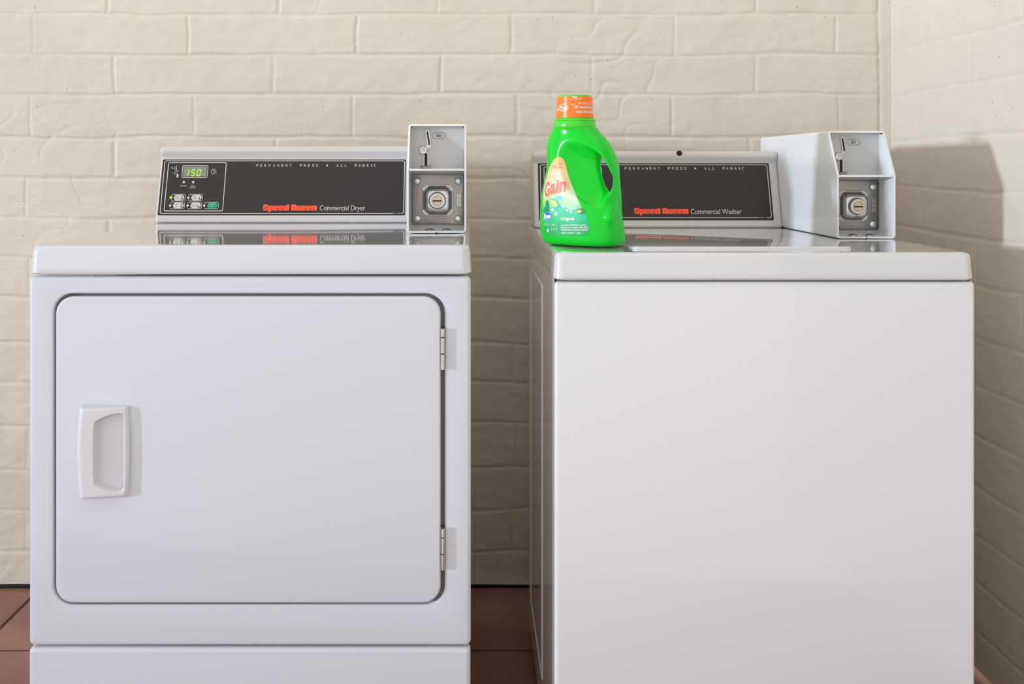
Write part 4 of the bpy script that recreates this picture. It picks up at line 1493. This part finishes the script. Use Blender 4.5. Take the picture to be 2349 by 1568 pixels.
mb = Mb(); leaf(mb, [(188, 800), (195, 720), (215, 680), (245, 690), (262, 760), (272, 860), (262, 930), (215, 945), (190, 890)], 0.0006)
mb.out('printed_leaf', DKGREEN, lab, smooth=False); mb = Mb(); leaf(mb, [(145, 900), (165, 840), (185, 800), (180, 880), (185, 935), (155, 930)], 0.0006)
mb.out('printed_leaf', DKGREEN, lab, smooth=False); mb = Mb(); leaf(mb, [(785, 905), (830, 865), (900, 850), (955, 862), (1000, 950), (960, 970), (880, 975), (820, 955)], 0.0006)
mb.out('printed_leaf', DKGREEN, lab, smooth=False)
mb = Mb(); leaf(mb, [(262, 655), (350, 655), (420, 690), (470, 760), (492, 830), (488, 882), (430, 885), (360, 860), (310, 790), (280, 720)], 0.0006)
mb.out('printed_leaf', TEAL, lab, smooth=False)
mb = Mb(); leaf(mb, [(385, 635), (430, 605), (490, 610), (540, 650), (490, 690), (430, 670)], 0.0006)
mb.out('printed_leaf', CYAN, lab, smooth=False); mb = Mb(); leaf(mb, [(440, 885), (488, 882), (494, 835), (455, 850)], 0.0008)
mb.out('printed_leaf', CYAN, lab, smooth=False)
mb = Mb(); leaf(mb, [(275, 675), (340, 670), (400, 705), (430, 760), (435, 815), (380, 835), (325, 795), (290, 730)], 0.0009)
mb.out('leaf_centre', LIME, lab, smooth=False); mb = Mb(); leaf(mb, [(795, 912), (840, 885), (890, 882), (922, 912), (880, 945), (830, 945)], 0.0009)
mb.out('leaf_centre', LIME, lab, smooth=False); mb = Mb(); leaf(mb, [(135, 760), (145, 660), (170, 680), (180, 700), (150, 770)], 0.0007)
mb.out('leaf_centre', LIME, lab, smooth=False)
mb = Mb()
for cx_, cy_, s_ in ((545, 800, 40), (640, 820, 36), (690, 860, 34), (620, 890, 30), (760, 850, 28), (700, 920, 26), (330, 880, 40), (400, 960, 44)):
    for k in range(5):
        a = k*2*PI/5+cx_
        leaf(mb, [(cx_+s_*0.5*math.cos(a)+s_*0.45*math.cos(t), cy_+s_*0.5*math.sin(a)+s_*0.45*math.sin(t)) for t in np.linspace(0, 2*PI, 9)[:-1]], 0.00055+0.00002*k)
mb.out('pale_flowers', MINT, lab, smooth=False)
mb = Mb(); leaf(mb, [(150, 935), (225, 935), (300, 960), (305, 1030), (270, 1090), (150, 1085)], 0.0006)
mb.out('blue_badge', BLUE, lab, smooth=False)
mb = Mb()
ltext(mb, 'he', (165, 1060), (300, 1050), (165, 955), 0.0009, 0.06)
ltext(mb, 'HE', (155, 1085), (265, 1085), (155, 1068), 0.0009, 0.02)
ltext(mb, 'Original', (488, 1105), (760, 1105), (488, 1025), 0.0007, 0.035)
ltext(mb, '1.48 L', (288, 1195), (425, 1200), (270, 1155), 0.0007)
ltext(mb, '32 LOADS', (172, 1192), (256, 1195), (172, 1150), 0.0007)
ltext(mb, '50 FL OZ', (300, 1282), (435, 1285), (300, 1238), 0.0007)
for s_, xa, xb, ya, yb2 in (('LAUNDRY DETERGENT LIQUID', 490, 1005, 1168, 1205), ('DETERGENTE LIQUIDO PARA ROPA', 495, 1045, 1215, 1255), ('DETERGENT A LESSIVE LIQUIDE', 500, 1030, 1262, 1305), ('FRESH SCENT  1.48 L', 505, 905, 1325, 1358)):
    ltext(mb, s_, (xa, yb2), (xb, yb2), (xa, ya), 0.0007, 0.02, 3.0)
leaf(mb, [(215, 1262), (255, 1262), (258, 1325), (220, 1325)], 0.0006)
mb.out('label_lettering', WHITEINK, lab, smooth=False)
mb = Mb(); ltext(mb, 'Fresh', (430, -20), (520, -20), (430, -70), 0.0006, 0.0)
ltext(mb, 'Clean', (340, 50), (520, 50), (340, -10), 0.0006, 0.0)
mb.out('scent_lettering', ORANGE, lab, smooth=False)
# moulded seam down the grip side
